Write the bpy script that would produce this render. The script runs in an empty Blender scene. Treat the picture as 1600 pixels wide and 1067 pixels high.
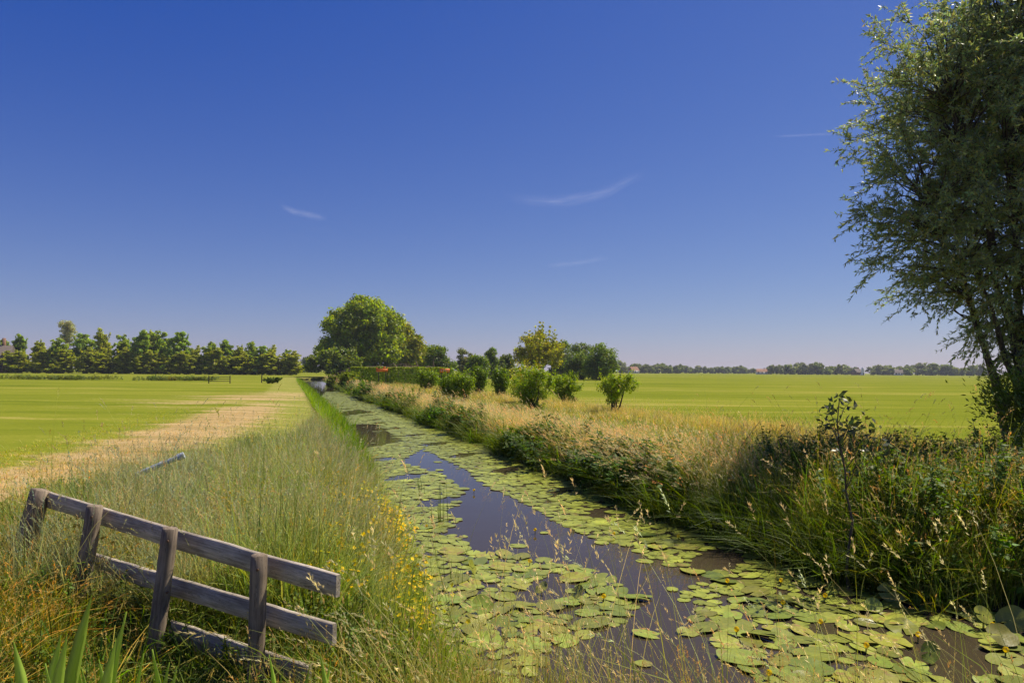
import bpy, math, random
import numpy as np
from mathutils import Vector, Matrix

R = math.radians
rng = np.random.default_rng(7)
random.seed(7)
scene = bpy.context.scene
COL = scene.collection

# ------------------------------------------------------------------ camera, sky, sun, exposure
CAMZ, F = 2.4, 1066.7
cam_d = bpy.data.cameras.new('camera')
cam = bpy.data.objects.new('camera', cam_d)
COL.objects.link(cam)
cam_d.sensor_width = 36.0
cam_d.lens = 24.0
cam_d.shift_y = 0.0281
cam_d.clip_start = 0.05
cam_d.clip_end = 90000
cam.location = (0, 0, CAMZ)
cam.rotation_euler = (R(90), R(-0.43), 0)
scene.camera = cam

SUN_DIR = Vector((0.83, 0.52, 0)).normalized()
SUN_EL = R(58)
to_sun = Vector((SUN_DIR.x * math.cos(SUN_EL), SUN_DIR.y * math.cos(SUN_EL), math.sin(SUN_EL)))
world = bpy.data.worlds.new('World')
scene.world = world
world.use_nodes = True
wn, wl = world.node_tree.nodes, world.node_tree.links
wn.clear()
sky = wn.new('ShaderNodeTexSky')
sky.sky_type = 'NISHITA'
sky.sun_disc = False
sky.sun_elevation = SUN_EL
sky.sun_rotation = math.atan2(SUN_DIR.x, SUN_DIR.y)
sky.altitude = 0
sky.air_density = 1.0
sky.dust_density = 0.15
sky.ozone_density = 6.0
# the photograph's deep, polarised rendering of the whole sky: one power curve per colour channel
SKY = 0.085
sep_ = wn.new('ShaderNodeSeparateColor'); com_ = wn.new('ShaderNodeCombineColor')
wl.new(sky.outputs[0], sep_.inputs[0])
for ch, (lo_, ga, mu) in enumerate(((0.84, 0.87, 0.92), (0.96, 0.87, 0.84), (0.0, 0.60, 1.66))):
    z_ = wn.new('ShaderNodeMath'); z_.operation = 'SUBTRACT'; z_.inputs[1].default_value = lo_
    y_ = wn.new('ShaderNodeMath'); y_.operation = 'MAXIMUM'; y_.inputs[1].default_value = 0.12
    a_ = wn.new('ShaderNodeMath'); a_.operation = 'POWER'; a_.inputs[1].default_value = ga
    b_ = wn.new('ShaderNodeMath'); b_.operation = 'MULTIPLY'; b_.inputs[1].default_value = mu
    wl.new(sep_.outputs[ch], z_.inputs[0]); wl.new(z_.outputs[0], y_.inputs[0]); wl.new(y_.outputs[0], a_.inputs[0]); wl.new(a_.outputs[0], b_.inputs[0]); wl.new(b_.outputs[0], com_.inputs[ch])
bg = wn.new('ShaderNodeBackground'); bg.inputs[1].default_value = SKY
wo = wn.new('ShaderNodeOutputWorld')
wl.new(com_.outputs[0], bg.inputs[0]); wl.new(bg.outputs[0], wo.inputs[0])

sun_d = bpy.data.lights.new('sun', 'SUN')
sun_d.energy = 4.8
sun_d.angle = R(0.53)
sun_d.color = (1.0, 0.91, 0.74)
sun = bpy.data.objects.new('sun', sun_d)
COL.objects.link(sun)
sun.rotation_euler = to_sun.to_track_quat('Z', 'Y').to_euler()
sun.location = (30, 10, 40)

scene.view_settings.view_transform = 'Standard'
scene.view_settings.look = 'None'
scene.view_settings.gamma = 1.0
scene.view_settings.exposure = 0.32
scene.render.engine = 'CYCLES'
scene.cycles.max_bounces = 4
scene.cycles.diffuse_bounces = 3
scene.cycles.glossy_bounces = 2
scene.cycles.transmission_bounces = 2
scene.cycles.transparent_max_bounces = 8
scene.cycles.adaptive_threshold = 0.02
scene.cycles.use_denoising = True


# ------------------------------------------------------------------ helpers
def hor(px):
    return 578.5 + (px - 800) * 0.0075


def ground_at(px, py, z=0.5):
    """photo pixel -> point of the horizontal plane z"""
    d = F * (CAMZ - z) / (py - hor(px))
    return (px - 800) / F * d, d


def at(px, py, d):
    return Vector(((px - 800) / F * d, d, CAMZ + (hor(px) - py) / F * d))


def tag(o, label=None, cat=None, group=None, kind=None):
    if label: o['label'] = label
    if cat: o['category'] = cat
    if group: o['group'] = group
    if kind: o['kind'] = kind
    return o


def empty(name, loc=(0, 0, 0), rz=0):
    o = bpy.data.objects.new(name, None)
    o.empty_display_size = 0.2
    COL.objects.link(o)
    o.location = loc
    o.rotation_euler = (0, 0, rz)
    return o


def link(name, me, parent=None, loc=None):
    o = bpy.data.objects.new(name, me)
    COL.objects.link(o)
    if parent is not None: o.parent = parent
    if loc is not None: o.location = loc
    return o


def copy_tree(o, parent=None):
    c = o.copy()
    COL.objects.link(c)
    c.parent = parent
    for ch in o.children:
        copy_tree(ch, c)
    return c


class Geo:
    """collects vertices, quads/tris and a colour per vertex; build() makes ONE mesh"""
    def __init__(s):
        s.v, s.f3, s.f4, s.c, s.n = [], [], [], [], 0

    def add(s, v, faces, col):
        v = np.asarray(v, float).reshape(-1, 3)
        faces = np.asarray(faces, int)
        (s.f3 if faces.shape[1] == 3 else s.f4).append(faces + s.n)
        s.v.append(v)
        c = np.asarray(col, float)
        s.c.append(np.broadcast_to(c, (len(v), 3)) if c.ndim == 1 else c)
        s.n += len(v)

    def mesh(s, name, mat, smooth=False):
        me = bpy.data.meshes.new(name)
        v = np.concatenate(s.v)
        f4 = np.concatenate(s.f4) if s.f4 else np.zeros((0, 4), int)
        f3 = np.concatenate(s.f3) if s.f3 else np.zeros((0, 3), int)
        me.vertices.add(len(v))
        me.vertices.foreach_set('co', v.astype(np.float32).ravel())
        nl = f4.size + f3.size
        me.loops.add(nl)
        me.loops.foreach_set('vertex_index', np.concatenate([f4.ravel(), f3.ravel()]).astype(np.int32))
        me.polygons.add(len(f4) + len(f3))
        st = np.concatenate([np.arange(len(f4)) * 4, f4.size + np.arange(len(f3)) * 3])
        me.polygons.foreach_set('loop_start', st.astype(np.int32))
        if smooth:
            me.polygons.foreach_set('use_smooth', np.ones(len(st), bool))
        a = me.color_attributes.new('col', 'FLOAT_COLOR', 'POINT')
        cc = np.ones((len(v), 4), np.float32)
        cc[:, :3] = np.concatenate(s.c)
        a.data.foreach_set('color', cc.ravel())
        me.update(calc_edges=True)
        me.validate()
        if mat: me.materials.append(mat)
        return me

    def obj(s, name, mat, parent=None, loc=None, smooth=False):
        return link(name, s.mesh(name, mat, smooth), parent, loc)


def unit(v):
    return v / np.maximum(np.linalg.norm(v, axis=-1, keepdims=True), 1e-9)


def rand_dirs(n, r=rng):
    return unit(r.normal(size=(n, 3)))


def jitter_col(base, n, amt=0.18, r=rng, warm=0.08):
    """n colours round base: brightness and a yellow-green shift"""
    base = np.asarray(base, float)
    k = np.exp(r.normal(0, amt, (n, 1)))
    w = r.normal(0, warm, (n, 1))
    c = base[None] * k
    c[:, 0:1] *= np.exp(w * 1.6)
    c[:, 2:3] *= np.exp(-w)
    return c


def leaves(g, pos, axis, nrm, length, width, col, bend=0.0):
    """rhombic leaves: pos base point, axis direction, nrm normal"""
    axis = unit(axis)
    side = unit(np.cross(nrm, axis))
    up = np.cross(axis, side)
    L = np.asarray(length).reshape(-1, 1) * np.ones((len(pos), 1))
    W = np.asarray(width).reshape(-1, 1) * np.ones((len(pos), 1))
    p0 = pos
    mid = pos + axis * L * 0.45 + up * L * bend
    p2 = pos + axis * L
    v = np.stack([p0, mid + side * W * .5, p2, mid - side * W * .5], 1).reshape(-1, 3)
    f = np.arange(len(pos) * 4).reshape(-1, 4)
    g.add(v, f, np.repeat(col, 4, 0))


def tube(g, pts, rad, col, sides=6, cap=True):
    pts = np.asarray(pts, float)
    rad = np.asarray(rad, float) * np.ones(len(pts))
    n = len(pts)
    t = unit(np.gradient(pts, axis=0))
    ref = np.array([0, 0, 1.0]) if abs(t[0][2]) < 0.9 else np.array([1.0, 0, 0])
    a = unit(np.cross(t, ref))
    b = np.cross(t, a)
    ang = np.linspace(0, 2 * np.pi, sides, endpoint=False)
    ring = (a[:, None] * np.cos(ang)[None, :, None] + b[:, None] * np.sin(ang)[None, :, None]) * rad[:, None, None]
    v = (pts[:, None] + ring).reshape(-1, 3)
    f = []
    for i in range(n - 1):
        for j in range(sides):
            k = (j + 1) % sides
            f.append((i * sides + j, i * sides + k, (i + 1) * sides + k, (i + 1) * sides + j))
    g.add(v, f, col)
    if cap:
        vv = np.concatenate([v[-sides:], pts[-1:]])
        g.add(vv, [(j, (j + 1) % sides, sides) for j in range(sides)], col)


def curve_pts(p0, p1, n=5, sag=0.0, wob=0.0, r=rng):
    p0, p1 = np.asarray(p0, float), np.asarray(p1, float)
    t = np.linspace(0, 1, n)[:, None]
    p = p0 + (p1 - p0) * t
    L = np.linalg.norm(p1 - p0)
    p[:, 2] += (sag * L * np.sin(np.pi * t[:, 0]))
    if wob:
        w = r.normal(0, wob * L, (n, 3)); w[0] = 0; w[-1] = 0
        p += w
    return p


# ------------------------------------------------------------------ materials
def new_mat(name):
    m = bpy.data.materials.new(name)
    m.use_nodes = True
    m.node_tree.nodes.clear()
    return m, m.node_tree.nodes, m.node_tree.links


def leaf_mat(name, trans=0.35, rough=0.5, spec=0.3, inst=False, grain=0.0, tsat=1.15):
    m, N, L = new_mat(name)
    at_ = N.new('ShaderNodeAttribute'); at_.attribute_name = 'col'
    c = at_.outputs['Color']
    if inst:
        ti = N.new('ShaderNodeAttribute'); ti.attribute_type = 'INSTANCER'; ti.attribute_name = 'tint'
        mx = N.new('ShaderNodeMix'); mx.data_type = 'RGBA'; mx.blend_type = 'MULTIPLY'; mx.inputs[0].default_value = 1
        L.new(c, mx.inputs[6]); L.new(ti.outputs['Color'], mx.inputs[7])
        c = mx.outputs[2]
    p = N.new('ShaderNodeBsdfPrincipled')
    p.inputs['Roughness'].default_value = rough
    p.inputs['Specular IOR Level'].default_value = spec
    t = N.new('ShaderNodeBsdfTranslucent')
    hs = N.new('ShaderNodeHueSaturation'); hs.inputs['Saturation'].default_value = tsat; hs.inputs['Value'].default_value = 1.6
    hs.inputs['Hue'].default_value = 0.49
    L.new(c, hs.inputs['Color']); L.new(hs.outputs[0], t.inputs[0])
    L.new(c, p.inputs['Base Color'])
    ms = N.new('ShaderNodeMixShader'); ms.inputs[0].default_value = trans
    L.new(p.outputs[0], ms.inputs[1]); L.new(t.outputs[0], ms.inputs[2])
    o = N.new('ShaderNodeOutputMaterial'); L.new(ms.outputs[0], o.inputs[0])
    return m


def ramp(N, stops):
    r = N.new('ShaderNodeValToRGB')
    el = r.color_ramp.elements
    while len(el) < len(stops): el.new(0.5)
    for e, (p, c) in zip(el, stops):
        e.position = p
        e.color = (*c, 1)
    return r


def noise_node(N, L, vec, scale, detail=4, rough=0.55, dist=0.0):
    n = N.new('ShaderNodeTexNoise')
    n.inputs['Scale'].default_value = scale
    n.inputs['Detail'].default_value = detail
    n.inputs['Roughness'].default_value = rough
    n.inputs['Distortion'].default_value = dist
    if vec is not None: L.new(vec, n.inputs['Vector'])
    return n


def mapping(N, L, src, scale=(1, 1, 1), rot=(0, 0, 0)):
    mp = N.new('ShaderNodeMapping')
    mp.inputs['Scale'].default_value = scale
    mp.inputs['Rotation'].default_value = rot
    L.new(src, mp.inputs['Vector'])
    return mp.outputs[0]


def mixc(N, L, fac, a, b, mode='MIX'):
    mx = N.new('ShaderNodeMix'); mx.data_type = 'RGBA'; mx.blend_type = mode
    for sock, val in ((mx.inputs[0], fac), (mx.inputs[6], a), (mx.inputs[7], b)):
        if isinstance(val, (int, float)): sock.default_value = val
        elif isinstance(val, tuple): sock.default_value = (*val, 1)
        else: L.new(val, sock)
    return mx.outputs[2]


def math_node(N, L, op, a, b=None, c=None, clamp=False):
    m = N.new('ShaderNodeMath'); m.operation = op; m.use_clamp = clamp
    for i, v in enumerate((a, b, c)):
        if v is None: continue
        if isinstance(v, (int, float)): m.inputs[i].default_value = v
        else: L.new(v, m.inputs[i])
    return m.outputs[0]


def plain_mat(name, stops, scale=(4, 4, 4), rough=0.8, bump=0.3, nscale=3.0, spec=0.3, detail=5):
    m, N, L = new_mat(name)
    tc = N.new('ShaderNodeTexCoord')
    v = mapping(N, L, tc.outputs['Object'], scale)
    n = noise_node(N, L, v, nscale, detail)
    r = ramp(N, stops)
    L.new(n.outputs[0], r.inputs[0])
    p = N.new('ShaderNodeBsdfPrincipled')
    p.inputs['Roughness'].default_value = rough
    p.inputs['Specular IOR Level'].default_value = spec
    L.new(r.outputs[0], p.inputs['Base Color'])
    if bump:
        b = N.new('ShaderNodeBump'); b.inputs['Strength'].default_value = bump; b.inputs['Distance'].default_value = 0.01
        L.new(n.outputs[0], b.inputs['Height']); L.new(b.outputs[0], p.inputs['Normal'])
    o = N.new('ShaderNodeOutputMaterial'); L.new(p.outputs[0], o.inputs[0])
    return m


M_LEAF = leaf_mat('foliage', trans=0.5, rough=0.45, spec=0.35)
M_WILLOW = leaf_mat('willow_foliage', trans=0.42, rough=0.4, spec=0.45)
M_GRASS = leaf_mat('grass_blades', trans=0.4, rough=0.55, spec=0.25, inst=True)
M_PLANT = leaf_mat('plant_leaves', trans=0.3, rough=0.4, spec=0.4)
M_BARK = plain_mat('bark', [(0.3, (0.035, 0.028, 0.02)), (0.7, (0.13, 0.105, 0.075))], (6, 6, 1.5), 0.9, 0.6)
M_ORANGE = plain_mat('orange_paint', [(0.3, (0.75, 0.17, 0.02)), (0.7, (0.9, 0.24, 0.03))], (1, 1, 1), 0.5, 0.0)
M_PALEPRINT = plain_mat('pale_print', [(0.3, (0.75, 0.55, 0.35)), (0.7, (0.85, 0.66, 0.45))], (1, 1, 1), 0.6, 0.0)
M_DARKWOOD = plain_mat('dark_timber', [(0.3, (0.03, 0.025, 0.02)), (0.7, (0.09, 0.075, 0.06))], (3, 3, 12), 0.9, 0.3)
M_WHITE = plain_mat('white_plaster', [(0.3, (0.68, 0.67, 0.63)), (0.7, (0.8, 0.79, 0.76))], (1, 1, 1), 0.8, 0.0)
M_ROOFTILE = plain_mat('red_roof_tiles', [(0.3, (0.22, 0.11, 0.06)), (0.7, (0.30, 0.15, 0.085))], (1, 1, 1), 0.8, 0.0)
M_ROOFGREY = plain_mat('grey_thatch', [(0.3, (0.10, 0.085, 0.075)), (0.7, (0.17, 0.14, 0.12))], (1, 1, 1), 0.9, 0.0)
M_BRICKWALL = plain_mat('brown_brick', [(0.3, (0.20, 0.11, 0.07)), (0.7, (0.30, 0.17, 0.11))], (1, 1, 1), 0.9, 0.0)
M_GLASS = plain_mat('dark_window', [(0.3, (0.02, 0.025, 0.03)), (0.7, (0.04, 0.045, 0.05))], (1, 1, 1), 0.1, 0.0)
M_PIPE = plain_mat('grey_pipe', [(0.35, (0.22, 0.26, 0.32)), (0.65, (0.55, 0.6, 0.66))], (6, 6, 30), 0.45, 0.1)


# weathered board: long grain along local X, knots, pale scratches
def wood_mat(name, lo, hi, axis):
    m, N, L = new_mat(name)
    tc = N.new('ShaderNodeTexCoord')
    sc = (1.2, 26, 26) if axis == 'x' else (20, 20, 1.2)
    v = mapping(N, L, tc.outputs['Object'], sc)
    n = noise_node(N, L, v, 2.2, 8, 0.65, 0.6)
    v2 = mapping(N, L, tc.outputs['Object'], (2.2, 5, 5) if axis == 'x' else (5, 5, 2.2))
    n2 = noise_node(N, L, v2, 1.6, 4, 0.6)
    v3 = mapping(N, L, tc.outputs['Object'], (0.9, 14, 14) if axis == 'x' else (14, 14, .9))
    n3 = noise_node(N, L, v3, 3.2, 3, .5, 1.2)
    ck = N.new('ShaderNodeMapRange'); ck.inputs['From Min'].default_value = .012; ck.inputs['From Max'].default_value = .0
    L.new(math_node(N, L, 'ABSOLUTE', math_node(N, L, 'SUBTRACT', n3.outputs[0], .5)), ck.inputs['Value'])
    r = ramp(N, [(0.28, lo), (0.5, tuple((a + b) / 2 for a, b in zip(lo, hi))), (0.72, hi)])
    L.new(n.outputs[0], r.inputs[0])
    r2 = ramp(N, [(0.3, (0.6, 0.57, 0.53)), (0.65, (1.15, 1.13, 1.1))])
    L.new(n2.outputs[0], r2.inputs[0])
    c = mixc(N, L, 1.0, r.outputs[0], r2.outputs[0], 'MULTIPLY')
    c = mixc(N, L, math_node(N, L, 'MULTIPLY', ck.outputs[0], .75), c, (.025, .02, .015))
    p = N.new('ShaderNodeBsdfPrincipled'); p.inputs['Roughness'].default_value = 0.85
    p.inputs['Specular IOR Level'].default_value = 0.35
    L.new(c, p.inputs['Base Color'])
    b = N.new('ShaderNodeBump'); b.inputs['Strength'].default_value = 0.55; b.inputs['Distance'].default_value = 0.006
    L.new(n.outputs[0], b.inputs['Height']); L.new(b.outputs[0], p.inputs['Normal'])
    o = N.new('ShaderNodeOutputMaterial'); L.new(p.outputs[0], o.inputs[0])
    return m


M_BOARD = wood_mat('weathered_board', (0.20, 0.172, 0.135), (0.66, 0.585, 0.48), 'x')
M_POST = wood_mat('weathered_post', (0.11, 0.085, 0.06), (0.38, 0.305, 0.225), 'z')

# ------------------------------------------------------------------ the ditch and the lie of the land
RY = np.array([4.9, 5.8, 6.6, 7.3, 9.5, 12.8, 21, 35, 62, 106, 150])
RX = np.array([30., 12.0, 5.6, 4.15, 3.20, 2.10, -0.5, -5.3, -14.3, -28.4, -42.1])
LY = np.array([4.6, 6, 10, 14, 22.6, 35, 62, 106, 150])
LX = np.array([-0.35, -0.95, -1.9, -3.0, -5.55, -9.5, -18.2, -32.6, -46.4])


def edge_r(y): return np.interp(y, RY[2:], RX[2:])
def edge_l(y): return np.interp(y, LY, LX)


NEAR = [(-0.35, 4.6), (0.6, 4.35), (2.0, 4.15), (5.0, 4.0), (30.0, 2.8)]
POLY = np.array(NEAR + [(30.0, 4.9)] + list(zip(RX[1:], RY[1:])) + list(zip(LX[::-1], LY[::-1]))[:-1])


def ditch_dist(x, y):
    """signed distance to the water's edge, positive on land"""
    x = np.asarray(x, float); y = np.asarray(y, float)
    best = np.full(x.shape, 1e9)
    inside = np.zeros(x.shape, bool)
    n = len(POLY)
    for i in range(n):
        (ax, ay), (bx, by) = POLY[i], POLY[(i + 1) % n]
        dx, dy = bx - ax, by - ay
        t = np.clip(((x - ax) * dx + (y - ay) * dy) / (dx * dx + dy * dy), 0, 1)
        best = np.minimum(best, np.hypot(x - ax - t * dx, y - ay - t * dy))
        if ay != by:
            c = ((ay > y) != (by > y)) & (x < (bx - ax) * (y - ay) / (by - ay) + ax)
            inside ^= c
    return np.where(inside, -best, best)


def sst(a, b, x):
    t = np.clip((x - a) / (b - a), 0, 1)
    return t * t * (3 - 2 * t)


def wob(x, y):
    return (np.sin(x * 1.7 + 0.6 * y) + np.sin(y * 1.31 - x * 0.7 + 1.3) + np.sin(x * 0.43 + y * 0.37 + 2)) / 3


def ground_z(x, y, d=None):
    x = np.asarray(x, float); y = np.asarray(y, float)
    if d is None: d = ditch_dist(x, y)
    z = np.where(d > 0, 0.40 * sst(-0.05, 0.9, d) + 0.10 * sst(0.9, 4.0, d), -0.55 * sst(0, 0.8, -d))
    z = z + np.where(d > 0, 0.03 * wob(x, y) * sst(0, 1, d), 0)
    z = z + 0.35 * sst(3.6, 1.6, y) * (d > 0)
    z = z - 0.16 * np.exp(-((x + 1.9) ** 2 / 1.2 + (y - 4.2) ** 2 / .6)) * (d > 0)
    return z


def build_ground():
    s = [0.0]
    st = 0.16
    while s[-1] < 2800:
        if s[-1] > 5: st *= 1.075
        s.append(s[-1] + st)
    s = np.array(s); s = np.concatenate([-s[:0:-1], s])
    ys = [-4.0]
    st = 0.2
    while ys[-1] < 3000:
        if ys[-1] > 13: st = max(st, ys[-1] * 0.018)
        ys.append(ys[-1] + st)
    ys = np.array(ys)
    X, Y = np.meshgrid(s, ys)
    X = X + 2.4 - 0.325 * np.clip(Y, 0, 170)
    d = ditch_dist(X, Y)
    Z = ground_z(X, Y, d)
    ny, nx = X.shape
    idx = np.arange(ny * nx).reshape(ny, nx)
    f = np.stack([idx[:-1, :-1], idx[:-1, 1:], idx[1:, 1:], idx[1:, :-1]], -1).reshape(-1, 4)
    # zones: R = rough verge, G = worn dry track, B = bare bank soil
    left = X < (edge_l(Y) + edge_r(Y)) / 2
    sR = X - edge_r(np.clip(Y, 6.6, 150))
    sL = edge_l(np.clip(Y, 4.6, 150)) - X
    verge_r = sst(10.5, 8.5, sR) * sst(150, 80, Y)
    verge_l = sst(5.0, 2.8, sL)
    verge = np.where(left, verge_l, verge_r)
    tx = -5.3 - 0.215 * Y
    track = np.exp(-((X - tx) / (1.5 + 0.012 * Y)) ** 2) * sst(48, 26, Y) * left
    track = np.maximum(track, 0.2 * left * sst(3.2, 2.4, np.abs(sL - 3.4)) * sst(60, 20, Y))
    track = np.maximum(track, 0.62 * left * np.exp(-((Y - 46) / 14) ** 2) * np.exp(-((X + 17) / 5) ** 2))
    soil = sst(1.0, 0.3, d) * (d > -50)
    g = Geo()
    g.add(np.stack([X, Y, Z], -1).reshape(-1, 3), f, np.stack([verge, track, soil], -1).reshape(-1, 3))
    return g


def ground_mat():
    m, N, L = new_mat('meadow_ground')
    tc = N.new('ShaderNodeTexCoord'); P = tc.outputs['Object']
    za = N.new('ShaderNodeAttribute'); za.attribute_name = 'col'
    sep = N.new('ShaderNodeSeparateColor'); L.new(za.outputs['Color'], sep.inputs[0])
    # mown swathes lie across the view
    v1 = mapping(N, L, P, (0.012, 0.16, 1), (0, 0, R(2)))
    n1 = noise_node(N, L, v1, 1.6, 6, 0.62)
    v2 = mapping(N, L, P, (0.10, 0.9, 1), (0, 0, R(1)))
    n2 = noise_node(N, L, v2, 1.2, 5, 0.6)
    v3 = mapping(N, L, P, (1.0, 2.5, 1))
    n3 = noise_node(N, L, v3, 4.0, 6, 0.7)
    big = noise_node(N, L, P, 0.035, 4, 0.6)
    fld = ramp(N, [(0.34, (0.095, 0.125, 0.013)), (0.43, (0.155, 0.190, 0.018)), (0.54, (0.215, 0.235, 0.026)), (0.64, (0.37, 0.32, 0.08))])
    a = math_node(N, L, 'MULTIPLY_ADD', n1.outputs[0], 0.48, 0.07)
    a = math_node(N, L, 'MULTIPLY_ADD', n2.outputs[0], 0.24, a)
    a = math_node(N, L, 'MULTIPLY_ADD', math_node(N, L, 'SUBTRACT', n3.outputs[0], .5), 0.30, math_node(N, L, 'ADD', a, .07))
    wv = N.new('ShaderNodeTexWave'); wv.bands_direction = 'Y'; wv.inputs['Scale'].default_value = 0.11; wv.inputs['Distortion'].default_value = 2.2
    wv.inputs['Detail'].default_value = 3; wv.inputs['Detail Scale'].default_value = 0.35
    L.new(mapping(N, L, P, (0.15, 1, 1), (0, 0, R(1.5))), wv.inputs['Vector'])
    a = math_node(N, L, 'MULTIPLY_ADD', math_node(N, L, 'SUBTRACT', wv.outputs['Fac'], 0.5), 0.04, a)
    a = math_node(N, L, 'MULTIPLY_ADD', math_node(N, L, 'SUBTRACT', big.outputs[0], 0.5), 0.22, a)
    L.new(a, fld.inputs[0])
    dry = ramp(N, [(0.34, (0.17, 0.12, 0.07)), (0.42, (0.30, 0.22, 0.09)), (0.52, (0.46, 0.325, 0.15)), (0.66, (0.55, 0.43, 0.22))])
    b = math_node(N, L, 'MULTIPLY', n2.outputs[0], 0.45)
    b = math_node(N, L, 'MULTIPLY_ADD', n3.outputs[0], 0.55, b)
    L.new(b, dry.inputs[0])
    vrg = ramp(N, [(0.33, (0.13, 0.17, 0.025)), (0.5, (0.25, 0.26, 0.05)), (0.68, (0.42, 0.35, 0.13))])
    L.new(b, vrg.inputs[0])
    soil = ramp(N, [(0.35, (0.03, 0.028, 0.014)), (0.65, (0.075, 0.065, 0.03))])
    L.new(n3.outputs[0], soil.inputs[0])
    n4 = math_node(N, L, 'SUBTRACT', n2.outputs[0], 0.5)
    n5 = math_node(N, L, 'SUBTRACT', n3.outputs[0], 0.5)
    jit = math_node(N, L, 'MULTIPLY_ADD', n4, 1.5, math_node(N, L, 'MULTIPLY', n5, 1.1))
    def soft(w, gain=1.0, k=1.0):
        s_ = math_node(N, L, 'MULTIPLY_ADD', jit, k, w)
        mr = N.new('ShaderNodeMapRange'); mr.interpolation_type = 'SMOOTHSTEP'
        mr.inputs['From Min'].default_value = 0.3; mr.inputs['From Max'].default_value = 0.72
        L.new(s_, mr.inputs['Value'])
        return mr.outputs[0]
    c = mixc(N, L, soft(sep.outputs[0], k=0.7), fld.outputs[0], vrg.outputs[0])
    c = mixc(N, L, soft(sep.outputs[1], k=1.3), c, dry.outputs[0])
    c = mixc(N, L, sep.outputs[2], c, soil.outputs[0])
    p = N.new('ShaderNodeBsdfPrincipled'); p.inputs['Roughness'].default_value = 0.9
    p.inputs['Specular IOR Level'].default_value = 0.0
    L.new(c, p.inputs['Base Color'])
    bm = N.new('ShaderNodeBump'); bm.inputs['Strength'].default_value = 0.5; bm.inputs['Distance'].default_value = 0.05
    L.new(n3.outputs[0], bm.inputs['Height']); L.new(bm.outputs[0], p.inputs['Normal'])
    o = N.new('ShaderNodeOutputMaterial'); L.new(p.outputs[0], o.inputs[0])
    return m


ground = build_ground().obj('ground', ground_mat(), smooth=True)
tag(ground, 'flat mown grass fields with a worn dry track, cut by a ditch', None, kind='structure')


def water_mat():
    m, N, L = new_mat('ditch_water')
    tc = N.new('ShaderNodeTexCoord'); P = tc.outputs['Object']
    n = noise_node(N, L, mapping(N, L, P, (1, 1, 1)), 1.1, 3, 0.5)
    n2 = noise_node(N, L, P, 14, 2, 0.5)
    h = math_node(N, L, 'MULTIPLY_ADD', n2.outputs[0], 0.06, n.outputs[0])
    bm = N.new('ShaderNodeBump'); bm.inputs['Strength'].default_value = 0.10; bm.inputs['Distance'].default_value = 0.04
    L.new(h, bm.inputs['Height'])
    p = N.new('ShaderNodeBsdfPrincipled')
    p.inputs['Base Color'].default_value = (0.060, 0.046, 0.027, 1)
    p.inputs['Roughness'].default_value = 0.035
    p.inputs['IOR'].default_value = 1.25
    L.new(bm.outputs[0], p.inputs['Normal'])
    o = N.new('ShaderNodeOutputMaterial'); L.new(p.outputs[0], o.inputs[0])
    return m


def build_water():
    g = Geo()
    ys = np.concatenate([np.linspace(2.5, 6.4, 8), np.geomspace(6.6, 152, 40)])
    lft = np.where(ys < 4.6, -1.2, edge_l(ys) - 0.5)
    rgt = np.where(ys < 6.6, 31.0, edge_r(ys) + 0.5)
    v = np.stack([np.stack([lft, ys, ys * 0], -1), np.stack([rgt, ys, ys * 0], -1)], 1).reshape(-1, 3)
    n = len(ys)
    f = [(2 * i, 2 * i + 1, 2 * i + 3, 2 * i + 2) for i in range(n - 1)]
    g.add(v, f, (0, 0, 0))
    return g


water = build_water().obj('water', water_mat())
tag(water, 'still dark brown ditch water between the grassy banks', None, kind='structure')


# ------------------------------------------------------------------ trees
def crown_leaves(g, clumps, n, size, col, aspect=0.6, shell=0.35, jit=0.2, warm=0.08, r=rng, droop=0.0, up=0.35, clump_jit=0.16):
    """leaf faces spread through many clumps (cx,cy,cz,r), facing mostly outward and up"""
    cl = np.asarray(clumps, float)
    w = cl[:, 3] ** 2.2
    k = r.choice(len(cl), n, p=w / w.sum())
    d = rand_dirs(n, r)
    rad = cl[k, 3] * (shell + (1 - shell) * r.random(n)) * (1 + 0.12 * r.normal(size=n))
    pos = cl[k, :3] + d * rad[:, None] * np.array([1, 1, 0.8])
    nrm = unit(d * 0.8 + rand_dirs(n, r) * 0.75 + np.array([0, 0, up]))
    ax = unit(np.cross(nrm, rand_dirs(n, r)) + np.array([0, 0, -droop]))
    L_ = size * np.exp(r.normal(0, 0.25, n))
    cj = np.exp(r.normal(0, clump_jit, len(cl)))[k][:, None]
    c = jitter_col(np.asarray(col) * np.array([2.0, 1.9, 1.6]), n, jit, r, warm) * cj
    leaves(g, pos - ax * L_[:, None] * .5, ax, nrm, L_, L_ * aspect, c, bend=0.08)


def envelope_clumps(shapes, n, cr, r, surf=0.6):
    """clump centres inside a union of ellipsoids (cx,cy,cz,rx,ry,rz)"""
    out = []
    vol = np.array([s[3] * s[4] * s[5] for s in shapes]); vol = vol / vol.sum()
    for i in range(n):
        s = shapes[r.choice(len(shapes), p=vol)]
        d = unit(r.normal(size=3))
        q = (surf + (1 - surf) * r.random()) if r.random() < 0.75 else r.random() ** 0.5
        out.append((s[0] + d[0] * s[3] * q, s[1] + d[1] * s[4] * q, s[2] + d[2] * s[5] * q, cr * (0.65 + 0.7 * r.random())))
    return out


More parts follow.
